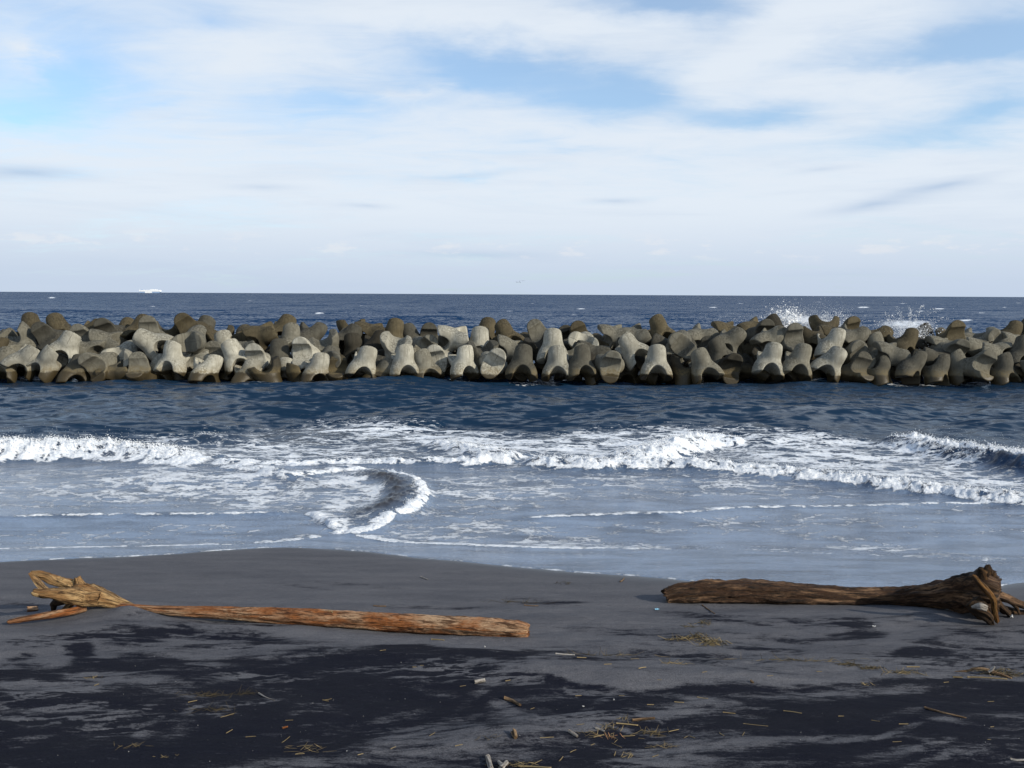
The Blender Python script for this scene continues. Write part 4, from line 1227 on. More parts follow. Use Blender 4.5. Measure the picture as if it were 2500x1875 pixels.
# ------------------------------------------------------------------ driftwood
def tube(name, pts, rad, mat, parent=None, seg=26, rings=None, amp=0.10, flare=0.0, ridge_n=5.0, seed=0, flat=1.0, ragged=0.0, cap=True):
    """a grown, grooved length of wood along a path; UV runs along the grain"""
    P = np.array(pts, float)
    rad = np.array(rad, float)
    t = np.linspace(0, 1, len(P))
    n = rings or max(8, 10 * len(P))
    C3 = np.stack([curve(np.stack([t, P[:, k]], -1), 40 * len(P))[:, 1] for k in range(3)], -1)
    tr = np.linspace(0, 1, len(C3))
    L = np.concatenate([[0], np.cumsum(np.linalg.norm(np.diff(C3, axis=0), axis=1))])
    ss = np.linspace(0, L[-1], n)
    C3 = np.stack([np.interp(ss, L, C3[:, k]) for k in range(3)], -1)
    R_ = np.interp(np.interp(ss, L, tr), t, rad)
    tan = np.gradient(C3, axis=0)
    tan /= np.linalg.norm(tan, axis=1)[:, None] + 1e-9
    ref = np.array([0, 0, 1.0])
    if abs(tan[:, 2]).mean() > 0.8:
        ref = np.array([0, 1.0, 0])
    a = np.cross(tan, ref)
    a /= np.linalg.norm(a, axis=1)[:, None] + 1e-9
    b = np.cross(a, tan)
    ang = np.linspace(0, 2 * math.pi, seg + 1)
    A2, S2 = np.meshgrid(ang, ss)
    cx, sx = np.cos(A2), np.sin(A2)
    # grooves: noise on the circle (so that it closes), slow along the axis
    k1 = perlin(cx * ridge_n * 0.5 + seed * 7.1, sx * ridge_n * 0.5 + S2 * 0.8, 300 + seed)
    k2 = perlin(cx * ridge_n * 1.4 + S2 * 1.6, sx * ridge_n * 1.4 - seed * 3.3, 320 + seed)
    k3 = perlin(S2 * 5.0 + cx * 1.2, sx * 1.2 + seed * 5.7, 340 + seed)
    k4 = perlin(S2 * 16 + cx * 6, sx * 6 + seed * 2.1, 360 + seed)
    amp = amp * (1 + flare * sstep(np.linspace(0, 1, n), 0.80, 0.97))[:, None]
    rr = R_[:, None] * (1 + amp * (0.9 * k1 + 0.8 * k2 + 0.7 * k3 + 0.45 * k4))
    V = C3[:, None, :] + rr[..., None] * (cx[..., None] * a[:, None, :] + (flat * sx)[..., None] * b[:, None, :])
    if ragged:
        for e, sg in ((0, -1), (-1, 1)):
            for q in range(3):
                w = ragged * (1 - q / 3) * (0.2 + 1.2 * np.abs(perlin(cx[0] * 3 + seed, sx[0] * 3 + e * 5.5, 380 + seed)))
                V[e if q == 0 else (q if e == 0 else -1 - q)] += sg * w[:, None] * tan[e]
    vs = V.reshape(-1, 3)
    m_ = seg + 1
    fs = grid_faces(n, m_)
    uvs = np.stack([S2, A2 / 6.283 * max(R_.max(), 0.01) * 6.283], -1).reshape(-1, 2)
    if cap:
        extra_v, extra_f, extra_uv = [], [], []
        for e, base in ((0, 0), (-1, (n - 1) * m_)):
            inner = C3[e] + (V[e] - C3[e]) * 0.55 - tan[e] * (0.0 if e else 0) + (tan[e] if e else -tan[e]) * 0.25 * R_[e]
            i0_ = len(vs) + sum(len(q) for q in extra_v)
            extra_v += [inner, (C3[e] + (tan[e] if e else -tan[e]) * 0.15 * R_[e])[None]]
            extra_uv += [np.stack([np.full(m_, ss[e] + 0.03), np.linspace(0, 0.4, m_)], -1), np.array([[ss[e] + 0.06, 0.2]])]
            cidx = i0_ + m_
            for j in range(seg):
                extra_f.append((base + j, base + j + 1, i0_ + j + 1, i0_ + j))
                extra_f.append((i0_ + j, i0_ + j + 1, cidx, cidx))
        vs = np.concatenate([vs] + extra_v)
        uvs = np.concatenate([uvs] + extra_uv)
        tri = [q[:3] for q in extra_f if q[2] == q[3]]
        qd = [q for q in extra_f if q[2] != q[3]]
        faces = [tuple(q) for q in fs] + qd + tri
    else:
        faces = [tuple(q) for q in fs]
    o = mesh_obj(name, vs, faces, mat, parent)
    me = o.data
    uvl = me.uv_layers.new(name='UVMap')
    li = np.empty(len(me.loops), np.int32)
    me.loops.foreach_get('vertex_index', li)
    uvl.data.foreach_set('uv', uvs[li].astype(np.float32).ravel())
    return o


def pxm(Y):
    """metres per photo pixel at depth Y"""
    return Y / F


def empty(name, loc):
    e = bpy.data.objects.new(name, None)
    COL.objects.link(e)
    e.location = loc
    return e


def adopt(e, *objs):
    for o in objs:
        o.parent = e
        o.matrix_parent_inverse = Matrix.Translation(-Vector(e.location))


# the long orange log, half buried at its left third, roots standing up at the left end
YA = float(ground(215, 1496)[1]) + 0.05
YB = float(ground(560, 1522)[1])
YC = float(ground(1000, 1549)[1])
YD = float(ground(1285, 1558)[1])
ax_ = [(292, 1480, 8), (330, 1484, 8.5), (385, 1489, 10), (432, 1492, 12.5), (500, 1494, 14), (600, 1499, 17), (760, 1508, 21), (920, 1518, 23), (1080, 1526, 23), (1200, 1533, 23), (1258, 1537, 22), (1276, 1538, 19), (1284, 1539, 14)]
Yl = np.interp([q[0] for q in ax_], [215, 560, 1000, 1285], [YA, YB, YC, YD]) + 0.10
log1 = empty('driftwood_log', ground(640, 1530))
tag(log1, 'long orange driftwood log half buried in sand, roots at its left end', 'driftwood log')
tr = tube('trunk', [at_depth(q[0], q[1], y) for q, y in zip(ax_, Yl)], [q[2] * pxm(y) for q, y in zip(ax_, Yl)], M_orange, seg=48, rings=220, amp=0.11, flare=0.6, seed=1, ragged=0.05)
parts = [tr]


def root(name, pts, mat, seed, amp=0.16, seg=22, rings=46, ragged=0.02, flat=1.0):
    return tube(name, [at_depth(q[0], q[1], q[2]) for q in pts], [q[3] * pxm(q[2]) for q in pts], mat, seg=seg, rings=rings, amp=amp, seed=seed, ragged=ragged, flat=flat)


Y0 = YA
parts.append(root('root_collar', [(325, 1481, Y0 + .12, 6), (290, 1473, Y0 + .1, 13), (255, 1463, Y0 + .06, 21), (222, 1456, Y0 + .04, 27), (196, 1452, Y0 + .04, 27), (176, 1451, Y0 + .05, 19)], M_root, 2, 0.22, 30, 70, 0.02))
parts.append(root('root', [(240, 1459, Y0 + .02, 20), (200, 1458, Y0 - .05, 21), (165, 1452, Y0 - .16, 19), (128, 1449, Y0 - .25, 14), (100, 1448, Y0 - .3, 11), (84, 1446, Y0 - .32, 9)], M_root, 3, 0.22, 26, 70))
parts.append(root('root', [(226, 1449, Y0 + .10, 22), (196, 1437, Y0 + .16, 17), (162, 1425, Y0 + .14, 13), (126, 1414, Y0 + .06, 12), (98, 1403, Y0 - .06, 10), (78, 1400, Y0 - .12, 6)], M_root, 4, 0.20, 24, 70))
parts.append(root('root', [(76, 1400, Y0 - .12, 6), (86, 1415, Y0 - .16, 7.5), (100, 1431, Y0 - .22, 8.5), (115, 1445, Y0 - .26, 8)], M_root, 5, 0.16))
parts.append(root('root_stub', [(208, 1446, Y0 + .1, 17), (197, 1430, Y0 + .12, 12), (190, 1413, Y0 + .13, 8)], M_root, 6, 0.26, 22, 30, 0.03))
parts.append(root('root', [(206, 1484, Y0 - .02, 10), (180, 1492, Y0 - .12, 9.5), (140, 1498, Y0 - .2, 9), (90, 1506, Y0 - .26, 8), (48, 1513, Y0 - .3, 7), (22, 1518, Y0 - .32, 5)], M_orange, 7, 0.15, 22, 60))
parts.append(root('root', [(150, 1462, Y0 + .05, 14), (134, 1474, Y0 + .06, 9), (131, 1488, Y0 + .04, 5)], M_darkroot, 8, 0.25, 16, 26))
parts.append(root('root', [(176, 1466, Y0 + .04, 12), (166, 1480, Y0 + .02, 8), (152, 1490, Y0 + .0, 4)], M_root, 9, 0.25, 16, 26))
parts.append(root('root', [(130, 1447, Y0 - .2, 5), (112, 1446, Y0 - .28, 6), (90, 1450, Y0 - .33, 7), (82, 1446, Y0 - .33, 6)], M_root, 10, 0.2, 16, 26))
for q, (a_, b_) in enumerate([((150, 1418), (156, 1408)), ((146, 1416), (148, 1406)), ((205, 1430), (212, 1427)), ((190, 1470), (184, 1478)), ((170, 1466), (166, 1474)), ((176, 1421), (180, 1415)),
                              ((805, 1494), (800, 1489)), ((812, 1496), (806, 1490))]):
    yq = Y0 + .02 if a_[0] < 400 else float(np.interp(800, [560, 1000], [YB, YC])) + .05
    parts.append(root('splinter', [(*a_, yq, 1.1), ((a_[0] + b_[0]) / 2 + 1, (a_[1] + b_[1]) / 2, yq, .9), (*b_, yq, .5)], M_straw, 20 + q, 0.1, 6, 6, 0))
adopt(log1, *parts)

# the dark log at the water's edge, broken end left, root plate right
YE = float(ground(1830, 1474)[1]) + 0.12
YF = float(ground(2190, 1478)[1]) + 0.10
YG = float(ground(2415, 1522)[1]) + 0.22
ax_ = [(1634, 1455, 20), (1662, 1449, 27), (1740, 1445, 30), (1830, 1445, 29), (1942, 1451, 27), (2070, 1457, 23), (2197, 1458, 24), (2276, 1455, 31), (2336, 1450, 38), (2376, 1450, 47), (2406, 1454, 56), (2420, 1456, 44)]
Yl = np.interp([q[0] for q in ax_], [1620, 1830, 2197, 2415], [YE + .05, YE, YF, YG])
log2 = empty('driftwood_log', ground(2000, 1480))
tag(log2, 'dark shade-toned driftwood log with an upended root plate, lying at the water edge', 'driftwood log')
parts = [tube('trunk', [at_depth(q[0], q[1], y) for q, y in zip(ax_, Yl)], [q[2] * pxm(y) for q, y in zip(ax_, Yl)], M_darkwood, seg=64, rings=220, amp=0.15, flare=1.3, seed=11, ragged=0.10)]
YP = YG
for q, (dx0, dy0) in enumerate([(-14, -64), (0, -68), (12, -60), (20, -40), (22, -15), (20, 10), (18, 35), (10, 55), (-2, 66), (-16, 52), (-10, -50), (6, -30), (8, 20)]):
    parts.append(root('root_stub', [(2408, 1456, YP, 22), (2410 + dx0 * .55, 1456 + dy0 * .6, YP - .02, 17), (2411 + dx0 * .9, 1456 + dy0 * .92, YP - .05, 12), (2412 + dx0 * 1.25, 1456 + dy0 * (0.96 + .1 * (q % 2)), YP - .06, 5)], M_darkroot, 30 + q, 0.38, 16, 26, 0.04))
parts.append(root('root', [(2378, 1408, YP - .30, 6), (2392, 1424, YP - .36, 9), (2408, 1442, YP - .36, 9), (2424, 1462, YP - .33, 8), (2428, 1490, YP - .3, 7), (2434, 1516, YP - .28, 5)], M_rust, 50, 0.3, 18, 50, 0.02))
parts.append(root('root', [(2376, 1470, YP - .22, 22), (2394, 1488, YP - .28, 20), (2410, 1506, YP - .28, 14), (2420, 1524, YP - .26, 7)], M_darkroot, 51, 0.26, 18, 30))
parts.append(root('broken_root', [(2376, 1482, YP - .36, 4), (2392, 1480, YP - .42, 10), (2406, 1484, YP - .42, 8)], M_greywood, 52, 0.3, 14, 20, 0.02))
parts.append(root('root', [(2420, 1450, YP + .1, 14), (2446, 1458, YP + .1, 12), (2474, 1468, YP + .1, 10), (2500, 1478, YP + .1, 9), (2530, 1486, YP + .1, 6)], M_darkwood, 53, 0.28, 18, 44))
parts.append(root('root', [(2426, 1464, YP + .0, 11), (2448, 1484, YP + .0, 8), (2464, 1500, YP, 6), (2470, 1510, YP, 3)], M_darkroot, 54, 0.3, 16, 30))
parts.append(root('root', [(2426, 1476, YP + .1, 9), (2454, 1490, YP + .12, 9), (2486, 1496, YP + .15, 7), (2512, 1494, YP + .15, 6)], M_darkroot, 55, 0.3, 16, 30))
parts.append(root('root', [(2430, 1450, YP + .05, 7), (2438, 1438, YP + .05, 5), (2440, 1424, YP + .05, 2)], M_darkroot, 56, 0.3, 14, 20))
parts.append(root('root', [(2470, 1470, YP + .1, 6), (2482, 1484, YP + .08, 5), (2488, 1498, YP + .05, 3)], M_darkroot, 57, 0.3, 14, 20))
for q in range(14):
    x0 = 1640 + q * 8 if q < 5 else r2.uniform(1700, 2300)
    y0 = float(np.interp(x0, [1640, 1740, 1942, 2100, 2197, 2300, 2340], [1430, 1418, 1426, 1436, 1436, 1424, 1410])) + 2
    yq = float(np.interp(x0, [1620, 1830, 2197, 2415], [YE + .05, YE, YF, YG]))
    parts.append(root('splinter', [(x0, y0 + 3, yq, 1.8), (x0 - 4, y0, yq, 1.4), (x0 - r2.uniform(4, 12), y0 - r2.uniform(1, 6), yq, .6)], M_darkwood, 60 + q, 0.1, 6, 6, 0))
adopt(log2, *parts)

# ------------------------------------------------------------------ small wrack on the sand
def lay(px, py, lift):
    return ground(px, py, lift)


def stick(name, pts, rpx, mat, label, cat, seed=0, taper=0.7, parts_=(), group=None, bend=0.0, amp=0.12):
    ps = []
    for (a_, b_) in pts:
        g = lay(a_, b_, 0)
        ps.append(g)
    if len(ps) == 2:
        mid = (ps[0] + ps[1]) / 2
        mid[2] = float(sand_h(mid[0], mid[1]))
        ps = [ps[0], mid, ps[1]]
    r = rpx * ps[0][1] / F
    ps = [p + np.array([0, 0, r * 0.75]) for p in ps]
    ps[len(ps) // 2][2] += bend
    o = tube(name, ps, np.linspace(r, r * taper, len(ps)), mat, seg=9, rings=14, amp=amp, seed=seed, ragged=r * 0.6)
    return tag(o, label, cat, group)


stick('driftwood_chunk', [(70, 1493), (90, 1491)], 7, M_orange, 'small orange brown wood knob on sand beside the left log root', 'wood piece', 71, 0.9, amp=.25)
stick('wood_piece', [(1160, 1668), (1182, 1664)], 5, M_bonewood, 'short pale cut length of branch on the black sand', 'wood piece', 72, 1.0)
stick('bark_piece', [(1233, 1708), (1250, 1714), (1269, 1724)], 5, M_brownwood, 'brown curled bark strip lying on the black sand', 'bark piece', 73, 0.8, amp=.25)
stick('wood_chunk', [(1254, 1792), (1258, 1804)], 8, M_brownwood, 'small stubby brown wood chunk on grey sand near the bottom edge', 'wood piece', 74, .8, amp=.28)
stick('driftwood_piece', [(1390, 1788), (1400, 1794), (1409, 1800)], 4.5, M_greywood, 'grey weathered driftwood piece among straw in the foreground', 'wood piece', 75, .8, amp=.2)
stick('pale_stick', [(1455, 1780), (1467, 1784), (1475, 1787)], 3.2, M_bonewood, 'pale peeled stick among straw, right of grey driftwood piece', 'stick', 76, .7)
stick('twig', [(1474, 1787), (1482, 1796), (1487, 1803)], 1.6, M_brownwood, 'thin dark twig running down from the pale peeled stick', 'twig', 77, .6)
stick('brown_stick', [(1544, 1761), (1570, 1758), (1597, 1756)], 3.8, M_brownwood, 'reddish brown stick lying left to right above the straw', 'stick', 78, .8)
stick('reed_stalk', [(1505, 1767), (1530, 1769), (1557, 1772)], 2.0, M_straw, 'long pale reed stalk just below the reddish brown stick', 'reed', 79, .8)
stick('bleached_branch', [(1190, 1853), (1194, 1866), (1199, 1882)], 6.5, M_bonewood, 'bleached white branch stub upright at the bottom edge of the photo', 'branch', 80, 1.0, amp=.2)
e = empty('bleached_branch', lay(1228, 1868, 0))
tag(e, 'forked bleached white branch right of the white stub at bottom edge', 'branch')
a_ = [lay(1222, 1876, 0.02), lay(1229, 1868, 0.03), lay(1236, 1861, 0.02)]
b_ = [lay(1218, 1860, 0.02), lay(1224, 1866, 0.03), lay(1230, 1868, 0.03)]
adopt(e, tube('stem', a_, [.022, .016, .018], M_bonewood, seg=12, rings=16, amp=.2, seed=81), tube('fork', b_, [.013, .014, .012], M_bonewood, seg=12, rings=16, amp=.2, seed=82))
stick('long_stick', [(2258, 1729), (2300, 1741), (2340, 1750), (2358, 1754)], 2.6, M_brownwood, 'long thin brown stick lying diagonally on dark sand at right', 'stick', 83, .6)
stick('feather', [(632, 1694), (648, 1703), (670, 1711)], 2.2, M_greywood, 'dark curved feather on the black sand beside the dry grass', 'feather', 84, .3, amp=.05)
stick('white_stick', [(1357, 1597), (1380, 1599), (1403, 1600)], 2.0, M_bonewood, 'thin white stick on grey sand below the log end', 'stick', 85, .8)
stick('dark_stick', [(1514, 1421), (1520, 1418), (1524, 1412)], 1.8, M_brownwood, 'small dark stick standing in wet sand at the swash line', 'stick', 86, .5)
stick('dark_twig', [(1028, 1410), (1036, 1413), (1044, 1416)], 2.0, M_greywood, 'small grey twig alone on smooth sand above the orange log', 'twig', 87, .5)
stick('dark_twig', [(912, 1480), (926, 1481), (942, 1481)], 1.6, M_brownwood, 'flat dark twig lying just behind the orange log', 'twig', 88, .9)
stick('dark_twig', [(1280, 1478), (1298, 1480), (1314, 1480)], 1.4, M_brownwood, 'thin dark twig behind the right end of the orange log', 'twig', 89, .9)
stick('dark_twig', [(1714, 1478), (1728, 1488), (1745, 1499)], 1.4, M_brownwood, 'thin dark twig slanting below the left end of the dark log', 'twig', 90, .7)
stick('wood_sliver', [(2468, 1855), (2482, 1858), (2500, 1857)], 3.0, M_bonewood, 'bleached sliver of wood at the right bottom corner', 'wood piece', 91, .8)
stick('orange_chip', [(690, 1779), (702, 1776)], 2.6, M_orange, 'small bright orange wood chip on the black sand', 'wood piece', 92, .9)
stick('wood_chip', [(1054, 1562), (1084, 1564)], 1.8, M_straw, 'pale wood splinter on bare sand below the orange log', 'wood piece', 93, .6)
stick('dark_chip', [(1834, 1665), (1838, 1668)], 3.5, M_brownwood, 'tiny dark chip alone on the sand edge at centre right', 'wood piece', 94, .8)


def litter(name, px, py, w, d, h, mat, label, cat, rot=0.0):
    """crumpled scrap"""
    g = lay(px, py, 0)
    k_ = 0.62 * g[1] / F
    n_ = 5
    vs, fs = [], []
    for i in range(n_):
        for j in range(n_):
            vs.append(((i / (n_ - 1) - .5) * w * k_, (j / (n_ - 1) - .5) * d * k_, h * k_ * abs(r2.gauss(.5, .5))))
    for i in range(n_ - 1):
        for j in range(n_ - 1):
            a = i * n_ + j
            fs.append((a, a + 1, a + n_ + 1, a + n_))
    nv = len(vs)
    vs += [(x, y, z - 0.004) for x, y, z in vs]
    fs += [tuple(nv + q for q in f[::-1]) for f in fs]
    rim = [i for i in range(n_)] + [n_ * i + n_ - 1 for i in range(1, n_)] + [n_ * (n_ - 1) + i for i in range(n_ - 2, -1, -1)] + [n_ * i for i in range(n_ - 2, 0, -1)]
    for q in range(len(rim)):
        a, b = rim[q], rim[(q + 1) % len(rim)]
        fs.append((a, nv + a, nv + b, b))
    o = mesh_obj(name, vs, fs, mat, smooth=False, loc=tuple(g + np.array([0, 0, .006])))
    o.rotation_euler = (0, 0, rot)
    return tag(o, label, cat)


litter('plastic_scrap', 1604, 1490, 16, 10, 5, M_plastic, 'pale blue plastic scrap on the sand left of the dark log', 'litter')
litter('white_scrap', 2469, 1509, 10, 8, 9, M_whitebit, 'white scrap caught under the roots of the dark log', 'litter')
litter('white_scrap', 2134, 1531, 12, 6, 5, M_whitebit, 'small white scrap on the dark streaked sand below the dark log', 'litter')
litter('white_chip', 1184, 1581, 5, 4, 4, M_whitebit, 'tiny white chip on grey sand below the orange log', 'litter')
litter('white_chip', 1499, 1710, 5, 5, 5, M_whitebit, 'white chip on dark sand above the straw', 'litter')
litter('white_chip', 1424, 1726, 8, 4, 3, M_whitebit, 'flat white chip on black sand near the curled bark strip', 'litter')


def clump(name, px, py, wpx, dpx, hpx, n_, mat, label, cat, seed, wid=1.5, lean=0.0, mat2=None, flatness=0.5):
    """a tangle of dry strands heaped on the sand"""
    g = np.random.default_rng(seed)
    c = lay(px, py, 0)
    k_ = c[1] / F
    vs, fs, mi = [], [], []
    for q in range(int(n_ * 0.7)):
        u_, v_ = g.normal(0, .42), g.normal(0, .42)
        x, y = c[0] + u_ * wpx * k_, c[1] + v_ * dpx * k_ * 2.2
        z = float(sand_h(x, y)) + abs(g.normal(0, .45)) * hpx * k_ * math.exp(-(u_ * u_ + v_ * v_) * 2.5)
        ln = g.uniform(.10, .38) * min(wpx, 70) * k_
        a = g.normal(lean, .9)
        el_ = g.normal(0, flatness)
        w_ = 0.5 * wid * k_ * g.uniform(.5, 1.3)
        d = np.array([math.cos(a) * math.cos(el_), math.sin(a) * math.cos(el_), math.sin(el_)])
        nrm = np.cross(d, (0.1, 0.2, 1.0))
        nrm /= np.linalg.norm(nrm)
        up_ = np.cross(nrm, d)
        p = np.array([x, y, z + w_])
        b0 = len(vs)
        for t_, s_ in ((-1, .6), (0, 1.0), (1, .4)):
            q0 = p + d * ln * t_ + np.array([0, 0, -abs(t_) * ln * g.uniform(0, .25)])
            q0[2] = max(q0[2], float(sand_h(q0[0], q0[1])) + w_ * .5)
            for ang in (0, 2.1, 4.2):
                vs.append(q0 + (nrm * math.cos(ang) + up_ * math.sin(ang)) * w_ * s_)
        for r_ in (0, 3):
            for j in range(3):
                fs.append((b0 + r_ + j, b0 + r_ + (j + 1) % 3, b0 + r_ + 3 + (j + 1) % 3, b0 + r_ + 3 + j))
        fs += [(b0, b0 + 2, b0 + 1), (b0 + 6, b0 + 7, b0 + 8)]
        mi += [1 if (mat2 and g.random() < .45) else 0] * 8
    o = mesh_obj(name, vs, fs, mat, smooth=False)
    if hpx <= 4:
        o['kind'] = 'stuff'            # thin scatter of bits nobody could count
    if mat2:
        o.data.materials.append(mat2)
        o.data.polygons.foreach_set('material_index', np.array(mi, np.int32))
    return tag(o, label, cat)


CL = 'dry wrack'
clump('straw_clump', 1705, 1557, 46, 12, 16, 90, M_weed, 'left half of the largest tangled heap of dry weed on the sand', CL, 1, 1.6, 0, M_straw)
clump('straw_clump', 1744, 1571, 50, 11, 15, 110, M_straw, 'right half of the largest tangled heap of dry weed, straw coloured', CL, 2, 1.6, 0, M_weed)
clump('straw_clump', 1668, 1561, 60, 5, 5, 45, M_straw, 'thin tail of dry straw left of the largest weed heap', CL, 3, 1.3, -.2, M_weed)
clump('weed_clump', 1720, 1523, 26, 6, 14, 50, M_weed, 'small upright tuft of dry weed below the dark log', CL, 4, 1.3, 0, M_straw, .9)
clump('weed_clump', 1690, 1530, 40, 4, 3, 26, M_weed, 'sparse line of dry bits left of the small upright tuft', CL, 5, 1.1, 0, M_straw)
clump('weed_clump', 2072, 1623, 44, 6, 6, 60, M_weed, 'dark strand of weed, left of two lying in a line at right', CL, 206, 1.4, -.3, M_straw)
clump('weed_clump', 2132, 1632, 42, 6, 7, 60, M_weed, 'thicker dark strand of weed in the middle of the wrack line', CL, 7, 1.4, -.3, M_straw)
clump('weed_clump', 2206, 1643, 58, 5, 6, 60, M_weed, 'dark strand of weed between the wrack line and the branch heap', CL, 8, 1.4, -.35, M_straw)
clump('weed_clump', 2440, 1646, 62, 10, 18, 120, M_weed, 'heap of dark weed and straw packed against the forked branch', CL, 9, 1.6, -.2, M_straw)
clump('straw_clump', 2120, 1671, 30, 4, 5, 14, M_straw, 'few pale straw bits forming a loose cross at right', CL, 10, 1.6, 0)
clump('grass_clump', 510, 1698, 70, 8, 5, 60, M_weed, 'wispy dry grass on the black sand at left', CL, 11, .9, .1)
clump('grass_clump', 592, 1694, 60, 6, 5, 40, M_weed, 'wispy dry grass beside the dark feather', CL, 12, .9, .3)
clump('grass_clump', 520, 1732, 80, 6, 4, 40, M_weed, 'sparse dry grass below the wispy patch on black sand', CL, 13, .9, .1)
clump('grass_clump', 745, 1830, 60, 16, 9, 34, M_straw, 'loose dry grass stalks on the grey patch at bottom', CL, 14, 1.1, .2)
clump('grass_clump', 325, 1820, 50, 8, 5, 22, M_straw, 'faint dry grass wisps at the lower left', CL, 15, .9, .2)
clump('straw_clump', 1494, 1778, 36, 10, 14, 40, M_straw, 'upright tuft of straw below the long reed stalk', CL, 16, 1.3, .6, M_weed, .7)
clump('straw_clump', 1530, 1757, 30, 8, 18, 26, M_weed, 'dark twiggy tuft left of the reddish brown stick', CL, 17, 1.2, .8, M_straw, .9)
clump('straw_clump', 1598, 1790, 60, 12, 8, 46, M_straw, 'flat scatter of crossed straws right of the upright tuft', CL, 18, 1.5, .3)
clump('straw_clump', 1440, 1792, 50, 8, 8, 26, M_straw, 'straw bits around the grey driftwood piece', CL, 19, 1.4, .2)
clump('straw_clump', 1500, 1802, 40, 6, 6, 24, M_straw, 'straw wisps with a brown leaf under the upright tuft', CL, 20, 1.4, 0, M_orange)
clump('straw_clump', 1532, 1846, 44, 12, 8, 16, M_straw, 'small fan of straws near the bottom, pink and tan', CL, 21, 2.0, .5)
clump('straw_clump', 1615, 1824, 48, 6, 7, 26, M_straw, 'curved chain of straw on a grey sand patch', CL, 22, 1.3, .1)
clump('straw_clump', 1190, 1800, 40, 10, 9, 26, M_weed, 'thin weedy stalks left of the stubby brown chunk', CL, 23, 1.1, .5, M_straw, .7)
clump('straw_clump', 1270, 1868, 60, 6, 7, 40, M_straw, 'straw heap at the bottom edge right of the forked branch', CL, 24, 1.6, 0, M_weed)
clump('straw_clump', 1650, 1620, 60, 3, 3, 26, M_straw, 'tan straw fragments in a line on the grey sand, centre right', CL, 25, 1.4, 0)
clump('straw_clump', 1480, 1600, 130, 4, 3, 46, M_straw, 'sparse straw line trailing right of the thin white stick', CL, 26, 1.2, 0, M_weed)
clump('straw_clump', 1930, 1612, 200, 5, 3, 80, M_weed, 'long sparse wrack line of tiny bits leading to the weed strands', CL, 27, 1.1, -.1, M_straw)
clump('weed_clump', 1385, 1424, 34, 8, 4, 20, M_weed, 'dark twiggy bits near the swash line at centre', CL, 28, 1.0, .2)
clump('weed_clump', 1260, 1470, 90, 6, 3, 34, M_weed, 'scattered dark bits behind the right end of the orange log', CL, 29, 1.0, .1)
clump('grass_clump', 228, 1655, 30, 5, 4, 14, M_straw, 'tiny straw tuft at the edge of grey sand at left', CL, 30, .9, 0)
clump('grass_clump', 405, 1848, 34, 5, 4, 14, M_straw, 'tiny pale straw tuft at the bottom left', CL, 31, 1.1, .1)
# forked branch of the weed heap
e = empty('forked_branch', lay(2400, 1640, 0))
tag(e, 'arched brown branch with a raised fork lying in the weed heap at right', 'branch')
B0 = float(lay(2400, 1648, 0)[1])
adopt(e, root('stem', [(2330, 1641, B0 + .1, 2), (2366, 1637, B0 + .08, 3), (2376, 1633, B0 + .06, 3.6), (2400, 1633, B0 + .03, 3.6), (2430, 1642, B0, 4), (2470, 1656, B0 - .08, 3)], M_brownwood, 95, .15, 10, 40, .004),
      root('fork', [(2414, 1640, B0 - .02, 3), (2422, 1634, B0 - .03, 3.4), (2428, 1627, B0 - .04, 1.6)], M_bonewood, 96, .15, 8, 12, .003),
      root('twig', [(2388, 1634, B0 + .04, 1.6), (2386, 1628, B0 + .04, .8)], M_brownwood, 97, .1, 6, 6, 0))
stick('reed_stalk', [(2362, 1654), (2400, 1655), (2458, 1659)], 1.8, M_straw, 'longest pale reed stalk lying along the front of the weed heap', 'reed', 98, .9)
stick('reed_stalk', [(2327, 1654), (2349, 1655)], 1.6, M_straw, 'short pale reed just left of the weed heap', 'reed', 99, .9)
stick('reed_stalk', [(2214, 1629), (2244, 1629)], 1.6, M_straw, 'pale reed lying level behind the weed strands at right', 'reed', 100, .9)
stick('reed_stalk', [(1266, 1872), (1300, 1873), (1345, 1876)], 2.2, M_straw, 'long pale reed along the bottom edge of the photo', 'reed', 101, .9)

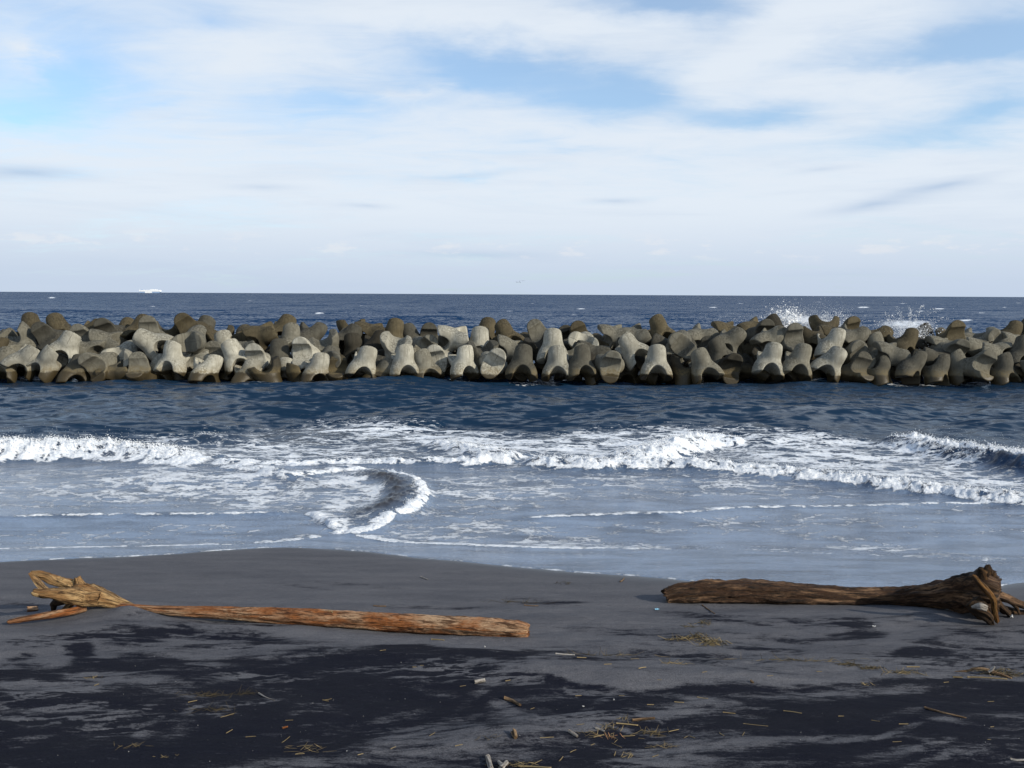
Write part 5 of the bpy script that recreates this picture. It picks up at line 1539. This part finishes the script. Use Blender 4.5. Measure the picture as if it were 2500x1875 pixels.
# loose single straws
STRAWS = [(1335, 1801, 33, 3), (1307, 1864, 36, 28), (1399, 1834, 16, 24), (1447, 1818, 10, 22), (1506, 1820, 26, -24), (1417, 1769, 18, 8), (1588, 1721, 16, 0),
          (1568, 1631, 18, 10), (1462, 1797, 26, 14), (1535, 1797, 30, 3), (1566, 1803, 14, -4), (1645, 1784, 24, 12), (1935, 1739, 44, -8), (1845, 1770, 60, -6),
          (2206, 1768, 22, 0), (2419, 1713, 15, 2), (2190, 1811, 21, 3), (1762, 1793, 12, -30), (1815, 1792, 10, 60), (1412, 1699, 14, 4), (1518, 1699, 12, 0),
          (555, 1747, 34, 16), (706, 1759, 18, 3), (612, 1799, 24, 4), (560, 1786, 18, 30), (698, 1806, 24, 38), (800, 1708, 20, 10), (732, 1841, 22, 4), (1130, 1675, 14, 8),
          (1012, 1629, 9, 0), (1030, 1625, 8, 0), (795, 1711, 14, -12), (1715, 1704, 26, -8), (1658, 1715, 22, -4), (1780, 1741, 30, -6), (2053, 1749, 12, 0), (2138, 1760, 20, -8),
          (2310, 1666, 12, 6), (1300, 1730, 10, 20), (1240, 1662, 12, 10), (935, 1588, 14, 8), (1190, 1868, 12, 0), (2415, 1806, 8, -4), (2422, 1775, 8, 6), (1720, 1641, 12, 10),
          (1880, 1650, 14, 4), (1610, 1660, 10, 0), (1484, 1622, 18, 3), (1420, 1606, 22, -2), (1550, 1609, 20, 2), (2000, 1640, 12, 0), (236, 1672, 12, 20), (470, 1713, 22, 12),
          (1370, 1853, 14, 50), (1600, 1846, 16, 20), (1690, 1800, 12, -20), (880, 1842, 14, 14), (960, 1826, 14, 24), (1055, 1793, 16, 30), (1120, 1820, 18, 12)]
STRAWS.sort()
ORD2 = ORD + ['sixtieth'] + ['sixty-' + q for q in 'first second third fourth fifth sixth'.split()]
for q, (sx, sy, ln, an) in enumerate(STRAWS):
    ca, sa = math.cos(math.radians(an)) * ln / 2, math.sin(math.radians(an)) * ln / 2
    stick('straw_stalk', [(sx - ca, sy + sa), (sx + ca, sy - sa)], r2.uniform(.6, 1.15), M_straw, ('%s loose single straw from the left on the foreground sand, %s' % (ORD2[q], 'a longer stalk' if ln > 22 else 'a short bit')), 'straw', 110 + q % 9, .8,
          group='loose straws scattered over the foreground sand', amp=.05)
# tiny shell grit
GP = []
for _ in range(160):
    gx, gy = r2.uniform(0, 2500), r2.uniform(1560, 1875)
    GP.append(lay(gx, gy, 0) + np.array([0, 0, .002]))
GP = np.array(GP)
gr = drops('shell_grit', GP, np.exp(rng.normal(size=len(GP)) * .4) * 0.0016)
gr.data.materials[0] = M_whitebit
